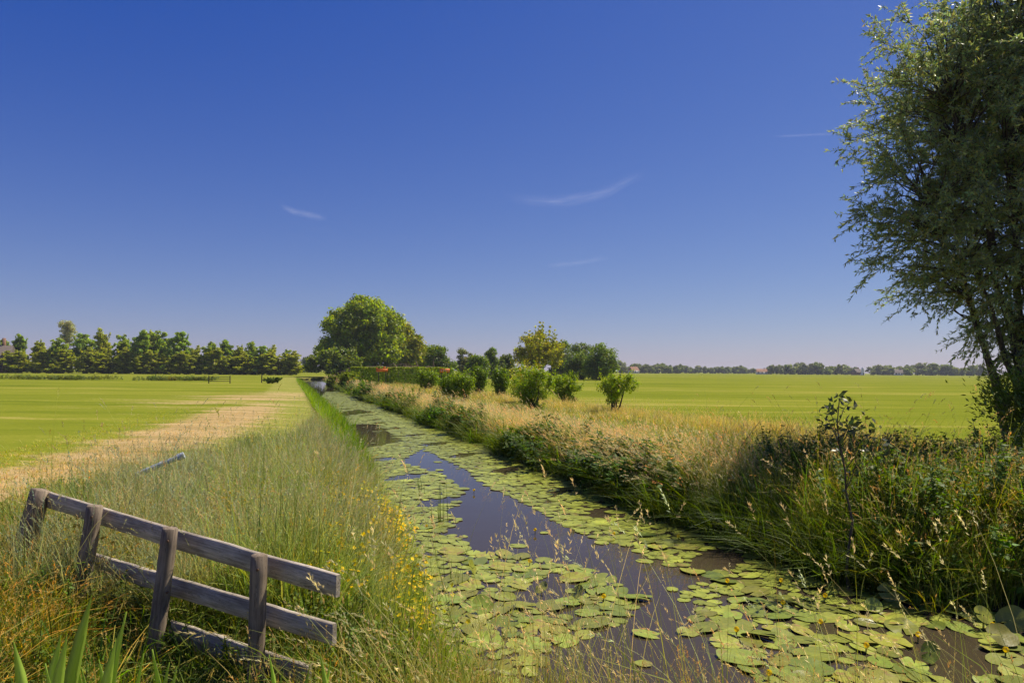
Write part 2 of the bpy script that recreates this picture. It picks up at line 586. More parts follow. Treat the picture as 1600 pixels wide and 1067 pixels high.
def trunk_limbs(g, base, top, r0, clumps, nl, r, col=(0.1, 0.08, 0.06)):
    base, top = np.asarray(base, float), np.asarray(top, float)
    tp = curve_pts(base, top, 7, 0, 0.015, r)
    tube(g, tp, np.linspace(r0, r0 * 0.3, 7), col, 8)
    idx = r.permutation(len(clumps))[:nl]
    for i in idx:
        c = np.array(clumps[i][:3])
        t = 0.25 + 0.6 * r.random()
        st = base + (top - base) * t
        if c[2] < st[2] + 0.1:
            st = base + (top - base) * 0.25
        tube(g, curve_pts(st, c, 5, 0.06, 0.03, r), np.linspace(r0 * 0.32, r0 * 0.06, 5), col, 5, cap=False)


def make_tree(name, shapes, nclump, cr, nleaf, leaf, col, trunk_h, r0, seed, aspect=0.6, jit=0.22, limbs=14, warm=0.08, surf=0.6, droop=0.0, extra=None):
    """tree at the origin > trunk, crown"""
    r = np.random.default_rng(seed)
    cl = envelope_clumps(shapes, nclump, cr, r, surf)
    if extra: cl += extra
    root = empty(name)
    g = Geo(); trunk_limbs(g, (0, 0, -0.3), (0, 0, trunk_h), r0, cl, limbs, r)
    g.obj('trunk', M_BARK, root, smooth=True)
    g = Geo(); crown_leaves(g, cl, nleaf, leaf, col, aspect, jit=jit, r=r, warm=warm, droop=droop)
    g.obj('crown', M_LEAF, root)
    return root


def place(o, x, y, rz=0, s=(1, 1, 1), z=None):
    o.location = (x, y, float(ground_z(np.array([x]), np.array([y]))[0]) if z is None else z)
    o.rotation_euler = (0, 0, rz)
    o.scale = s if isinstance(s, tuple) else (s, s, s)
    return o


# big lime tree and its lower neighbour beyond the hedge: 1 px of the photo = D/F metres
D = 165.0
U = D / F
big = make_tree('lime_tree', [(0, 0, 10.6, 9.6, 8.5, 7.6), (-1.5, -1, 6.0, 10.2, 8.5, 4.6), (1.2, 0, 14.5, 6.6, 6, 4.8), (4, -2, 6, 6.5, 6, 4.5)], 420, 1.7, 42000, 0.66,
                (0.120, 0.165, 0.012), 13, 0.6, 11, jit=0.25, surf=0.72)
x0 = (569 - 800) / F * D
tag(place(big, x0, D, 0.3, (0.97, 0.97, 1.04)), 'largest tree, a tall broad green dome standing behind the clipped hedge', 'tree')
low = make_tree('lime_tree', [(0, 0, 7.8, 6.4, 6, 5.6), (0.8, -1, 5.2, 7.2, 6, 4.0)], 210, 1.5, 20000, 0.62, (0.130, 0.150, 0.014), 9, 0.4, 12, jit=0.25, surf=0.72)
tag(place(low, (628 - 800) / F * 172, 172, 1.0), 'lower rounded tree leaning against the right flank of the largest tree', 'tree')
fr = make_tree('alder_tree', [(0, 0, 3.6, 4.6, 3.4, 3.2), (-2.6, 0, 2.8, 3.2, 2.6, 2.4), (3.5, 0, 3.2, 3.2, 3, 2.6)], 110, 1.0, 11000, 0.5, (0.085, 0.12, 0.016), 4, 0.2, 13, surf=0.6)
tag(place(fr, (520 - 800) / F * 150, 150, 0), 'low dark spreading tree at the far end of the ditch, under the largest tree', 'tree')

# mixed trees right of the big one
mids = [
    # px, top, D, halfwidth px, colour, label, conical
    (683, 537, 150, 21, (0.060, 0.090, 0.016), 'dark green round tree beside the big dome tree, above the hedge end', 0),
    (727, 543, 165, 17, (0.075, 0.090, 0.035), 'thin greyish green tree next to the dark tree above the hedge end', 0),
    (746, 553, 140, 20, (0.055, 0.085, 0.012), 'low green tree behind the shrubs, left of the pointed one', 0),
    (767, 540, 150, 14, (0.055, 0.085, 0.018), 'pointed dark conical tree left of the yellowish tree', 1),
    (791, 543, 155, 15, (0.060, 0.085, 0.018), 'small dark tree touching the left side of the yellowish tree', 1),
    (880, 531, 160, 22, (0.060, 0.085, 0.022), 'grey green tree emerging behind the right side of the yellowish tree', 0),
    (908, 533, 150, 26, (0.060, 0.090, 0.014), 'dark green tree with tiered top, middle of three right of the yellowish tree', 0),
    (938, 537, 140, 30, (0.055, 0.085, 0.012), 'dark spreading tree at the right end of the middle grove', 0),
]
for i, (px, top, d, hw, col, lab, con) in enumerate(mids):
    u = d / F
    H = CAMZ - 0.5 + (hor(px) - top) * u
    w = hw * u
    if con:
        sh = [(0, 0, H * 0.25, w, w, H * 0.25), (0, 0, H * 0.5, w * .75, w * .75, H * 0.25), (0, 0, H * 0.76, w * .42, w * .42, H * 0.22)]
    else:
        sh = [(0, 0, H * 0.62, w * .85, w * .8, H * 0.34), (w * .25, 0, H * 0.38, w, w * .8, H * 0.3), (-w * .3, 0, H * 0.3, w * .8, w * .8, H * 0.26)]
    t = make_tree('grove_tree', sh, 85, 0.2 * w + 0.45, 10000, 0.40, tuple(1.3 * c_ for c_ in col), H * .7, 0.22, 100 + i, surf=0.6)
    tag(place(t, (px - 800) / F * d, d, 0.7 * i), lab, 'tree', 'trees of the grove beyond the hedge')

# yellowish tree with long upright shoots
d = 125.0; u = d / F; px = 845
H = CAMZ - 0.5 + (hor(px) - 500) * u; w = 48 * u
r = np.random.default_rng(55)
shoots = []
for k in range(46):
    a = r.random() * 6.283; q = r.random() ** .5
    bx, by = math.cos(a) * q * w * .55, math.sin(a) * q * w * .55
    ztop = H * (1.0 - 0.48 * q ** 1.6) * (0.93 + 0.09 * r.random())
    ox, oy = bx * 1.55, by * 1.55
    for t in np.linspace(0.0, 1, 7):
        shoots.append((bx + (ox - bx) * t, by + (oy - by) * t, ztop * (0.55 + 0.45 * t), 0.50 - 0.24 * t))
yt = make_tree('robinia_tree', [(0, 0, H * 0.42, w * .95, w * .8, H * 0.24), (0, 0, H * 0.55, w * .75, w * .7, H * 0.25)], 80, 0.9, 17000, 0.34, (0.165, 0.18, 0.02), H * .7, 0.28, 56,
               surf=0.5, extra=shoots, droop=0.3, jit=0.3)
tag(place(yt, (px - 800) / F * d, d, 0), 'yellowish green tree with upright feathery shoots behind the shrubs', 'tree')

# shelter belt along the left field
belt_var = []
for i in range(6):
    r = np.random.default_rng(300 + i)
    wd = (1.0, .8, 1.15, .9, 1.05, .75)[i]
    sh = [(r.uniform(-.8, .8), r.uniform(-.6, .6), h_, wd * w_ * r.uniform(.85, 1.15), wd * w_ * .9, v_) for h_, w_, v_ in ((1.9, 4.2, 2.0), (3.8, 3.9, 2.5), (5.8, 3.5, 2.5), (7.8, 3.2, 2.5), (9.4, 2.6, 2.3), (10.8, 1.8, 2.0))]
    cl = envelope_clumps(sh, 270, 0.6, r, 0.3)
    for k in range(7):      # leading shoots that break the outline
        a_ = r.uniform(0, 6.28); q_ = r.uniform(.2, 1) * 3.2 * wd; z_ = r.uniform(5, 12.2) - .9 * q_
        for t_ in range(4): cl.append((math.cos(a_) * (q_ + .12 * t_), math.sin(a_) * (q_ + .12 * t_), z_ + .42 * t_, .42 - .07 * t_))
    g1 = Geo(); trunk_limbs(g1, (0, 0, -0.3), (0, 0, 11), 0.2, cl, 10, r)
    g2 = Geo()
    crown_leaves(g2, cl, 19000, 0.42, [(0.145, 0.20, 0.020), (0.18, 0.21, 0.026), (0.13, 0.19, 0.03)][i % 3], 0.6, jit=0.26, r=r)
    belt_var.append((g1.mesh('trunk', M_BARK, True), g2.mesh('crown', M_LEAF)))
belt = [(6, 524, 'leftmost tree of the belt, next to the thatched roof'), (28, 517, 'round-topped tree, second from the left end of the belt'), (62, 527, 'low tree left of the tall pale tree in the belt'),
        (92, 520, 'broad tree directly below the tall pale tree'), (130, 514, 'bright pointed tree just right of the tall pale tree'), (160, 511, 'broad dense tree in the left half of the belt'),
        (192, 517, 'small-topped tree in the middle of the belt'), (219, 510, 'narrow pointed tree at the belt centre, left of the tallest pair'), (234, 511, 'slim tree squeezed between two pointed belt trees'),
        (251, 507, 'slender light tree, left one of the tallest belt pair'), (281, 510, 'tallest broad green tree at the centre of the belt'), (306, 538, 'low gap-filling tree right of the tallest belt tree'),
        (331, 529, 'rounded tree at the start of the belt’s lower right half'), (355, 526, 'pointed tree above the field gate'), (375, 535, 'brownish thin tree right of the gate tree'),
        (393, 526, 'pointed tree, fourth from the right end of the belt'), (410, 535, 'small tree, third from the right end of the belt'), (424, 537, 'dense tree, second from the right end of the belt'),
        (449, 542, 'tree with curved top at the right end of the belt')]
rb = np.random.default_rng(77)
for i, (px, top, lab) in enumerate(belt):
    d = 205 + rb.uniform(-8, 8)
    H = CAMZ - 0.5 + (hor(px) - top) * d / F
    root = empty('belt_tree')
    v = belt_var[(i * 5) % 6]
    link('trunk', v[0], root); link('crown', v[1], root)
    s = H / 13.4
    place(root, (px - 800) / F * d, d, rb.uniform(0, 6.28), (s * rb.uniform(1.0, 1.3), s * rb.uniform(.9, 1.1), s))
    tag(root, lab.replace('’', "'"), 'tree', 'trees of the shelter belt across the left field')
# low scrub that closes the belt's foot
for i, (px, top, lab) in enumerate(belt):
    d = 197.0
    b = link('belt_bush', belt_var[(i * 3 + 1) % 6][1])
    place(b, (px + 5 + rb.uniform(-4, 4) - 800) / F * d, d, rb.uniform(0, 6.28), (1.1, 1, 0.46 + 0.16 * rb.random()))
    tag(b, 'low bush below the ' + lab.replace('\u2019', "'"), 'bush', 'bushes at the foot of the shelter belt')
pale = make_tree('poplar_tree', [(0, 0, 15.5, 3.0, 3.0, 3.6), (0.5, 0, 12, 2.4, 2.4, 3)], 60, 1.0, 5000, 0.45, (0.19, 0.205, 0.11), 14, 0.3, 400, surf=0.3, jit=0.3)
tag(place(pale, (104 - 800) / F * 245, 245), 'pale grey green tree rising above the left tree belt', 'tree')

# far gap at the ditch's end
for px, top, d, hw, lab in [(484, 553, 330, 18, 'small distant tree in the gap beyond the end of the ditch')]:
    t = make_tree('distant_tree', [(0, 0, 4, 5, 4, 3.6), (-1, 0, 5.5, 3.2, 3, 2.8)], 45, 1.2, 3000, 0.6, (0.06, 0.085, 0.03), 5, .3, 410)
    tag(place(t, (px - 800) / F * d, d), lab, 'tree')
def hedge_mesh(g, path, h, w, n, leaf, col, r, base=0.0, topcol=None):
    path = np.asarray(path, float)
    seg = np.linalg.norm(np.diff(path, axis=0), axis=1)
    cum = np.concatenate([[0], np.cumsum(seg)])
    t = r.random(n) * cum[-1]
    cx = np.interp(t, cum, path[:, 0]); cy = np.interp(t, cum, path[:, 1])
    k = np.clip(np.searchsorted(cum, t) - 1, 0, len(seg) - 1)
    tang = unit(np.diff(path, axis=0))[k]
    nor = np.stack([tang[:, 1], -tang[:, 0]], -1)
    face = r.random(n)
    off = np.where(face < .38, 1.0, np.where(face < .68, -1.0, r.uniform(-1, 1, n))) * w / 2 * (1 - 0.12 * r.random(n))
    z = np.where(face < .68, r.random(n) * h, h - 0.10 * r.random(n))
    bumps = 0.05 * np.sin(t * 2.1) + 0.04 * np.sin(t * 5.3)
    pos = np.stack([cx + nor[:, 0] * (off + bumps), cy + nor[:, 1] * (off + bumps), base + z + bumps], -1)
    nn = np.where((face < .68)[:, None], np.stack([nor[:, 0] * np.sign(off), nor[:, 1] * np.sign(off), 0.2 + 0 * z], -1), np.array([0, 0, 1.0]))
    nn = unit(nn + rand_dirs(n, r) * 0.8)
    ax = unit(np.cross(nn, rand_dirs(n, r)))
    c = jitter_col(np.asarray(col) * 1.75, n, 0.25, r)
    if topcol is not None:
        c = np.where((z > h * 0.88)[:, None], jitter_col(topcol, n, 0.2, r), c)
    L_ = leaf * np.exp(r.normal(0, 0.25, n))
    leaves(g, pos - ax * L_[:, None] * .5, ax, nn, L_, L_ * .6, c, 0.08)

rh = np.random.default_rng(900)
g = Geo(); hedge_mesh(g, [(-118, 340), (-96, 340)], 2.6, 3, 2500, 0.6, (0.08, 0.11, 0.02), rh, 0.3)
tag(g.obj('field_hedge', M_LEAF), 'distant field hedge in the gap beyond the end of the ditch', 'hedge')

# far belt along the right horizon: small single-mesh trees
far_var = []
for i in range(6):
    r = np.random.default_rng(500 + i)
    w = 5.5 + (i % 3)
    sh = [(0, 0, 4.6, w, 4, 4.2), (w * .35, 0, 3.5, w * .7, 4, 3.2), (-w * .3, 0, 5.8, w * .6, 4, 3.0)]
    if i == 5: sh = [(0, 0, 5, 2.6, 2.6, 5), (0, 0, 9.5, 1.8, 1.8, 4.0)]
    g = Geo(); crown_leaves(g, envelope_clumps(sh, 40, 1.5, r, 0.55), 2200, 1.2, [(0.085, 0.115, 0.035), (0.095, 0.115, 0.05), (0.075, 0.105, 0.03)][i % 3], 0.7, jit=0.25, r=r)
    tube(g, [(0, 0, -.5), (0, 0, 5)], [.35, .2], (0.06, 0.05, 0.04), 5)
    far_var.append(g.mesh('distant_tree', M_LEAF))
segs = [(968, 1062, 13, 640, 'pale belt beside the orange-roofed farm', 1.0), (1066, 1182, 15, 760, 'low belt before the dark far wood', .95),
        (1200, 1334, 17, 620, 'dark wood left of the white tower', 1.05), (1358, 1540, 21, 640, 'belt right of the white tower', 1.1)]
rf = np.random.default_rng(600)
ORD = ('first second third fourth fifth sixth seventh eighth ninth tenth eleventh twelfth thirteenth fourteenth fifteenth sixteenth '
       'seventeenth eighteenth nineteenth twentieth twenty-first').split()
for a, b, n, d0, lab, s0 in segs:
    for k in range(n):
        px = a + (b - a) * (k + 0.5) / n + rf.uniform(-2, 2)
        d = d0 + rf.uniform(-25, 25)
        o = link('distant_tree', far_var[rf.integers(0, 5)])
        s = s0 * rf.uniform(.75, 1.15)
        place(o, (px - 800) / F * d, d, rf.uniform(0, 6.28), (s, s, s * rf.uniform(.8, 1.1)))
        tag(o, f'far tree, {ORD[k]} from the left in the {lab}', 'tree', 'trees of the ' + lab)
o = link('distant_tree', far_var[5]); place(o, (1027 - 800) / F * 640, 640, 0, 0.72)
tag(o, 'narrow pointed tree sticking out of the pale far belt', 'tree')
o = link('distant_tree', far_var[5]); place(o, (1457 - 800) / F * 620, 620, 0, (1.7, 1.7, 0.85))
tag(o, 'tallest rounded tree in the far belt right of the white tower', 'tree')


# ------------------------------------------------------------------ far houses
def box(g, c, s, col=(0.5, 0.5, 0.5)):
    x, y, z = c; a, b, h = s[0] / 2, s[1] / 2, s[2]
    v = [(x - a, y - b, z), (x + a, y - b, z), (x + a, y + b, z), (x - a, y + b, z), (x - a, y - b, z + h), (x + a, y - b, z + h), (x + a, y + b, z + h), (x - a, y + b, z + h)]
    g.add(v, [(0, 1, 5, 4), (1, 2, 6, 5), (2, 3, 7, 6), (3, 0, 4, 7), (4, 5, 6, 7), (3, 2, 1, 0)], col)


def house(label, px, d, w, dep, hw, hr, wallm, roofm, rz=0.0, nwin=3, chim=True):
    root = empty('farmhouse')
    g = Geo(); box(g, (0, 0, -0.3), (w, dep, hw + .3)); g.obj('wall', wallm, root)
    e = 0.35
    g = Geo()
    a, b = w / 2 + e, dep / 2 + e
    v = [(-a, -b, hw - .1), (a, -b, hw - .1), (a, b, hw - .1), (-a, b, hw - .1), (-a * .9, 0, hw + hr), (a * .9, 0, hw + hr)]
    g.add(v, [(0, 1, 5, 4), (2, 3, 4, 5)], (.5, .5, .5)); g.add(v, [(1, 2, 5), (3, 0, 4)], (.5, .5, .5)); g.add(v, [(3, 2, 1, 0)], (.5, .5, .5))
    rf_ = g.obj('roof', roofm, root)
    if chim:
        g = Geo(); box(g, (w * .25, 0.4, hw + hr * .5), (.7, .7, hr * .9)); g.obj('chimney', M_BRICKWALL, rf_)
    for k in range(nwin):
        g = Geo(); box(g, (-w / 2 + w * (k + .5) / nwin, -dep / 2 - 0.03, 0.9), (1.1, 0.1, 1.3)); g.obj('window', M_GLASS, root)
    place(root, (px - 800) / F * d, d, rz)
    return tag(root, label, 'house')


house('small far farm with orange red roof behind the right shrub', 990, 600, 7, 8, 2.6, 3.2, M_WHITE, M_ROOFTILE, 0.3)
house('low pale-roofed far house left of the dark wood', 1190, 600, 9, 7, 2.2, 2.6, M_WHITE, M_ROOFTILE, -0.2)
house('dark grey roofed far farmhouse beside the small white tower', 1339, 590, 6, 8, 2.4, 3.0, M_BRICKWALL, M_ROOFGREY, 0.2)
house('far barn with dark roof in the belt right of the white tower', 1404, 590, 6, 8, 2.0, 3.2, M_WHITE, M_ROOFGREY, -0.4)
house('thatched farmhouse roof at the left edge behind the tree belt', -12, 198, 11, 9, 2.6, 5.4, M_BRICKWALL, M_ROOFGREY, 0.25)
# small white tower (a slim tapered mill-like turret)
root = empty('white_tower')
g = Geo(); tube(g, [(0, 0, -.3), (0, 0, 2.5), (0, 0, 5.2)], [1.7, 1.35, 1.0], (.7, .7, .7), 12); g.obj('wall', M_WHITE, root)
g = Geo(); tube(g, [(0, 0, 5.2), (0, 0, 5.6), (0, 0, 7.0)], [1.25, 1.15, .08], (.7, .7, .7), 12); g.obj('roof', M_WHITE, root)
g = Geo(); box(g, (0, -1.62, 0.1), (.8, .1, 1.9)); g.obj('door', M_GLASS, root)
tag(place(root, (1348 - 800) / F * 575, 575), 'slim small white tower on the horizon at the far wood edge', 'tower')

# ------------------------------------------------------------------ clipped hedge with orange boards, brush pile
rh = np.random.default_rng(901)
hx0, hy0 = ground_at(549, 600); hx1 = (702 - 800) / F * 84
hedge = empty('clipped_hedge', (0, 0, 0))
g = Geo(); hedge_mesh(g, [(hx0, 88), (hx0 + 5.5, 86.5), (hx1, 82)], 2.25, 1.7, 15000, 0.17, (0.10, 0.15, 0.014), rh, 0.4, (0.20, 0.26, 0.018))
hx_s = hx0 - 3.2
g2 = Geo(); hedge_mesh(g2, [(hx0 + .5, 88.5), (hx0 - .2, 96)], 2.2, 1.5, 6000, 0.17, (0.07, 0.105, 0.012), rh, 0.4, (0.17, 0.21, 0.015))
g.obj('front_run', M_LEAF, hedge); g2.obj('side_run', M_LEAF, hedge)
tag(hedge, 'long clipped green hedge with flat top in front of the largest tree', 'hedge')


def orange_board(px, py, wpx, hpx, d, label, top=False):
    u = d / F
    p = at(px, py, d)
    root = empty('orange_board', (p.x, p.y, 0.4))
    zc = p.z - 0.4
    g = Geo(); box(g, (0, 0, zc - hpx * u / 2), (wpx * u, .08, hpx * u)); g.obj('panel', M_ORANGE, root)
    for s in (-1, 1):
        g = Geo(); box(g, (s * wpx * u * .32, .09, 0), (.09, .09, zc + hpx * u * .3)); g.obj('post', M_DARKWOOD, root)
    if top:
        g = Geo(); box(g, (wpx * u * .18, 0, zc + hpx * u / 2), (4 * u, .08, 3.2 * u)); g.obj('top_plate', M_ORANGE, root)
        for s in (-1, 1):
            g = Geo(); box(g, (s * wpx * u * .46, 0, zc + hpx * u / 2), (2 * u, .08, 1.6 * u)); g.obj('end_plate', M_ORANGE, root)
    else:
        for k in range(4):
            g = Geo(); box(g, (wpx * u * (-.33 + .22 * k), -.05, zc - hpx * u * .22), (1.1 * u, .02, hpx * u * .42)); g.obj('pale_mark', M_PALEPRINT, root)
    return tag(root, label, 'sign')


orange_board(597, 578.5, 18, 4.6, 85.1, 'orange board with a raised plate at the left part of the hedge', True)
orange_board(695, 579, 15.5, 6.2, 80.6, 'orange rectangular board with pale marks at the right end of the hedge')
rp = np.random.default_rng(31)
g = Geo()
for k in range(90):
    c = np.array([rp.normal(0, 3.2), rp.normal(0, .7), abs(rp.normal(.3, .45)) + 1.0])
    dd = unit(np.array([rp.normal(), rp.normal() * .5, rp.normal() * .35])) * rp.uniform(.6, 2.2)
    tube(g, curve_pts(c - dd, c + dd, 4, .1, .05, rp), [.05, .05, .04, .02], (.1, .08, .06), 4, False)
for k in range(60):
    c = np.array([rp.normal(0, 3.0), rp.normal(0, .6), rp.uniform(0, 1.6)])
    dd = unit(np.array([rp.normal(), rp.normal() * .5, rp.normal() * .35])) * rp.uniform(.8, 2.2)
    tube(g, curve_pts(c - dd, c + dd, 4, .1, .05, rp), [.07, .07, .05, .02], (.1, .08, .06), 4, False)
M_TWIG = plain_mat('dry_twigs', [(0.3, (0.13, 0.09, 0.06)), (0.7, (0.30, 0.22, 0.16))], (1, 1, 1), .9, 0)
o = g.obj('brush_pile', M_TWIG); o.location = ((626 - 800) / F * 96, 96, 0.45)
tag(o, 'pile of dry brown branches showing above the clipped hedge', 'brush pile')


# ------------------------------------------------------------------ shrubs on the right verge
def shrub(px, base, top, hw, col, label, seed, d=None, lean=0.0, n=4200, leaf=None, group='shrubs on the rough verge right of the ditch', tight=1.0, shapes=None):
    if d is None: x, d = ground_at(px, base, 0.48)
    u = d / F
    x = (px - 800) / F * d
    H = (base - top) * u; w = hw * u
    r = np.random.default_rng(seed)
    sh = shapes(w, H) if shapes else [(0, 0, H * .60, w * .78, w * .75, H * .32), (w * (.28 + lean), 0, H * .55, w * .62, w * .6, H * .30), (-w * (.34 - lean), 0, H * .48, w * .6, w * .6, H * .28), (0, 0, H * .34, w * .6, w * .55, H * .22), (w * .1, -w * .1, H * .17, w * .6, w * .5, H * .15)]
    cl = envelope_clumps(sh, 70, 0.15 * H * tight, r, 0.6)
    for k in range(26):
        a_ = r.uniform(0, 6.28); q_ = w * r.uniform(.35, .95); zz = H * r.uniform(.5, .9)
        for t_ in range(4): cl.append((math.cos(a_) * q_ * (1 + .07 * t_), math.sin(a_) * q_ * .8 * (1 + .07 * t_), min(zz + .07 * H * t_, 1.08 * H), H * (.085 - .014 * t_)))
    root = empty('shrub')
    g = Geo()
    for k in range(9):
        c = np.array(cl[k][:3]); st = np.array([r.normal(0, .04), r.normal(0, .04), -0.1])
        tube(g, curve_pts(st, c, 5, .08, .03, r), np.linspace(.028 * H, .006 * H, 5), (.1, .08, .06), 5, False)
    g.obj('stem', M_BARK, root, smooth=True)
    g = Geo(); crown_leaves(g, cl, n, leaf or max(0.085, 2.6 * u), col, .55, jit=.25, r=r, shell=.2)
    g.obj('crown', M_LEAF, root)
    place(root, x, d)
    return tag(root, label, 'shrub', group)


G1, G2 = (0.095, 0.145, 0.013), (0.075, 0.12, 0.013)
shrub(960, 646, 584, 27, (0.11, 0.16, 0.013), 'lone round shrub on a short stem, rightmost on the verge', 1, n=5200,
      shapes=lambda w, H: [(-w * .15, 0, H * .66, w * .7, w * .7, H * .32), (w * .68, 0, H * .74, w * .62, w * .55, H * .20), (-w * .2, 0, H * .42, w * .5, w * .5, H * .22)])
shrub(832, 640, 571, 38, G1, 'largest rounded shrub in the middle of the verge, yellow tips', 2, n=8000)
shrub(823, 634, 569, 26, (0.18, 0.185, 0.015), 'yellow-tipped shrub behind the largest rounded shrub', 22, d=39, n=4200)
shrub(884, 630, 583, 27, G1, 'rounded shrub touching the right side of the largest shrub', 3, n=5500)
shrub(782, 622, 576, 14, G2, 'slim dark shrub left of the largest shrub', 4)
shrub(748, 618, 572, 15, G2, 'dark leafy shrub between the slim shrub and the hedge shrubs', 5)
shrub(725, 628, 578, 20, G1, 'bushy green shrub at the front of the row by the hedge', 6, n=5000)
shrub(703, 626, 580, 20, G2, 'dark shrub below the right orange board', 7, n=5000)
shrub(668, 610, 577, 20, G1, 'green shrub growing against the hedge front', 8)
shrub(545, 617, 587, 19, (0.10, 0.135, 0.016), 'light green low bush on the ditch bank at the hedge corner', 9, d=73)
shrub(522, 609, 588, 14, (0.09, 0.12, 0.016), 'smallest low bush on the bank near the far water', 10, d=88)
# small one in the far left field beside the gate
shrub(425, 600, 591, 15, (0.055, 0.085, 0.02), 'flat dark bush near the far end of the worn track', 11, d=86, n=2500, group='bushes by the far field gate', tight=.8)

# field gate far left
gx, gd = ground_at(343, 599, .5)
gate = empty('field_gate', (gx, gd, .45), 0.15)
for s in (-1.25, 1.25):
    g = Geo(); tube(g, [(s, 0, -.2), (s, 0, 1.0)], .06, (.1, .1, .1), 6); g.obj('post', M_DARKWOOD, gate)
for z in (.3, .55, .8):
    g = Geo(); box(g, (0, .08, z), (2.5, .04, .07)); g.obj('rail', M_DARKWOOD, gate)
tag(gate, 'small weathered field gate below the left tree belt', 'gate')
gx2, gd2 = ground_at(409, 598, .5)
g = Geo(); tube(g, [(0, 0, -.3), (0.02, 0, 1.1)], [.08, .07], (.1, .1, .1), 7); o = g.obj('gate_post', M_DARKWOOD); o.location = (gx2, gd2, .45)
tag(o, 'single dark post left of the flat bush by the track end', 'post')


# ------------------------------------------------------------------ willow at the right edge
def willow():
    r = np.random.default_rng(21)
    bx, by, bz = 10.3, 13.5, 0.45
    root = empty('willow_tree', (bx, by, bz))
    O = np.array([bx, by, bz])
    lobes = [(8.62, 13.2, 7.5, 2.0, 1.9, 2.05), (8.1, 13.0, 5.4, 1.3, 1.6, 1.25), (8.65, 13.4, 4.25, 1.3, 1.6, 0.75), (10.8, 13.8, 8.3, 2.3, 2.4, 3.0), (10.2, 13.4, 5.6, 1.9, 2.0, 1.7), (12.9, 14.2, 7.2, 2.2, 2.4, 3.2),
             (9.7, 13.2, 9.6, 1.1, 1.4, 1.3), (9.5, 13.4, 3.9, 1.1, 1.2, .8), (10.6, 13.5, 4.0, 1.3, 1.3, 1.2), (9.9, 13.4, 3.1, .8, .9, .5)]
    gb, gl = Geo(), Geo()
    bark = (.1, .08, .06)
    stems = []
    tips = [(8.4, 13.1, 7.6), (8.0, 13.2, 5.6), (8.7, 13.0, 4.6), (9.3, 13.6, 6.2), (10.1, 13.2, 8.6), (9.6, 13.3, 8.8), (10.6, 13.9, 10.0), (11.6, 14.0, 9.4), (12.6, 14.3, 8.4), (9.2, 12.8, 6.6), (8.9, 13.8, 4.9), (11.0, 13.0, 8.0), (13.3, 13.9, 7.0)]
    for i, t in enumerate(tips):
        a = r.uniform(0, 6.28)
        st = np.array([bx + .26 * math.cos(a), by + .22 * math.sin(a), bz - .1])
        p1 = np.array(t)
        n = 9
        tt = np.linspace(0, 1, n)[:, None]
        up = np.array([0, 0, 1.0])
        L_ = np.linalg.norm(p1 - st)
        pts = st + (p1 - st) * tt + np.array([0, 0, 1]) * (np.sin(np.pi * tt) * 0.05 * L_) + r.normal(0, .035, (n, 3)) * np.sin(np.pi * tt)
        rad = np.linspace(.085, .020, n) * r.uniform(.75, 1.2)
        tube(gb, pts, rad, bark, 7)
        stems.append((pts, rad))
    # stub where the stems meet
    tube(gb, [(bx, by, bz - .3), (bx, by, bz + .25), (bx + .02, by, bz + .6)], [.30, .26, .12], bark, 10)
    allp = np.concatenate([s[0][3:] for s in stems])
    vol = np.array([l[3] * l[4] * l[5] for l in lobes]); vol /= vol.sum()
    nb = 1900
    for k in range(nb):
        l = lobes[r.choice(len(lobes), p=vol)]
        d = unit(r.normal(size=3)); q = (0.5 + .52 * r.random()) if r.random() < .72 else r.random()
        c = np.array(l[:3]) + d * q * np.array(l[3:])
        j = np.argmin(np.linalg.norm(allp - c, axis=1) + np.where(allp[:, 2] > c[2] - .1, .8, 0))
        st = allp[j]
        if np.linalg.norm(c - st) > 0.15:
            tube(gb, curve_pts(st, c, 5, .07, .03, r), np.linspace(.017, .005, 5), bark, 4, False)
        # sprays of twigs fanning from here
        ns = 5
        out = unit(c - np.array([10.6, 13.6, 4.5])) * np.array([1, 1, .75])
        for _ in range(ns):
            td = unit(out + r.normal(0, .62, 3) + np.array([0, 0, .12]))
            tl = r.uniform(.38, .75)
            m = 36
            t = r.random(m) ** .85
            drop = np.array([0, 0, -1.0]) * (.28 * tl)
            pos = c + td * tl * t[:, None] + drop * (t[:, None] ** 2)
            ax = unit(td[None] * .8 + r.normal(0, .55, (m, 3)) + np.array([0, 0, -.35]))
            nr = unit(rand_dirs(m, r) + np.array([0, 0, .6]))
            ln = r.uniform(.065, .115, m)
            col = jitter_col((0.28, 0.34, 0.11), m, .24, r, .1)
            pale = r.random(m) < .16
            col[pale] = jitter_col((0.25, 0.29, 0.18), pale.sum(), .15, r)
            leaves(gl, pos, ax, nr, ln, ln * .26, col, .05)
            tube(gb, np.stack([c, c + td * tl * .5 + drop * .25, c + td * tl + drop]), [.005, .0035, .002], bark, 3, False)
    for me_g, nm, mt in ((gb, 'trunk', M_BARK), (gl, 'crown', M_WILLOW)):
        for a in range(len(me_g.v)): me_g.v[a] = me_g.v[a] - O
        me_g.obj(nm, mt, root, smooth=(nm == 'trunk'))
    return tag(root, 'tall multi-stemmed willow with narrow leaves at the right edge', 'tree')


first = willow()


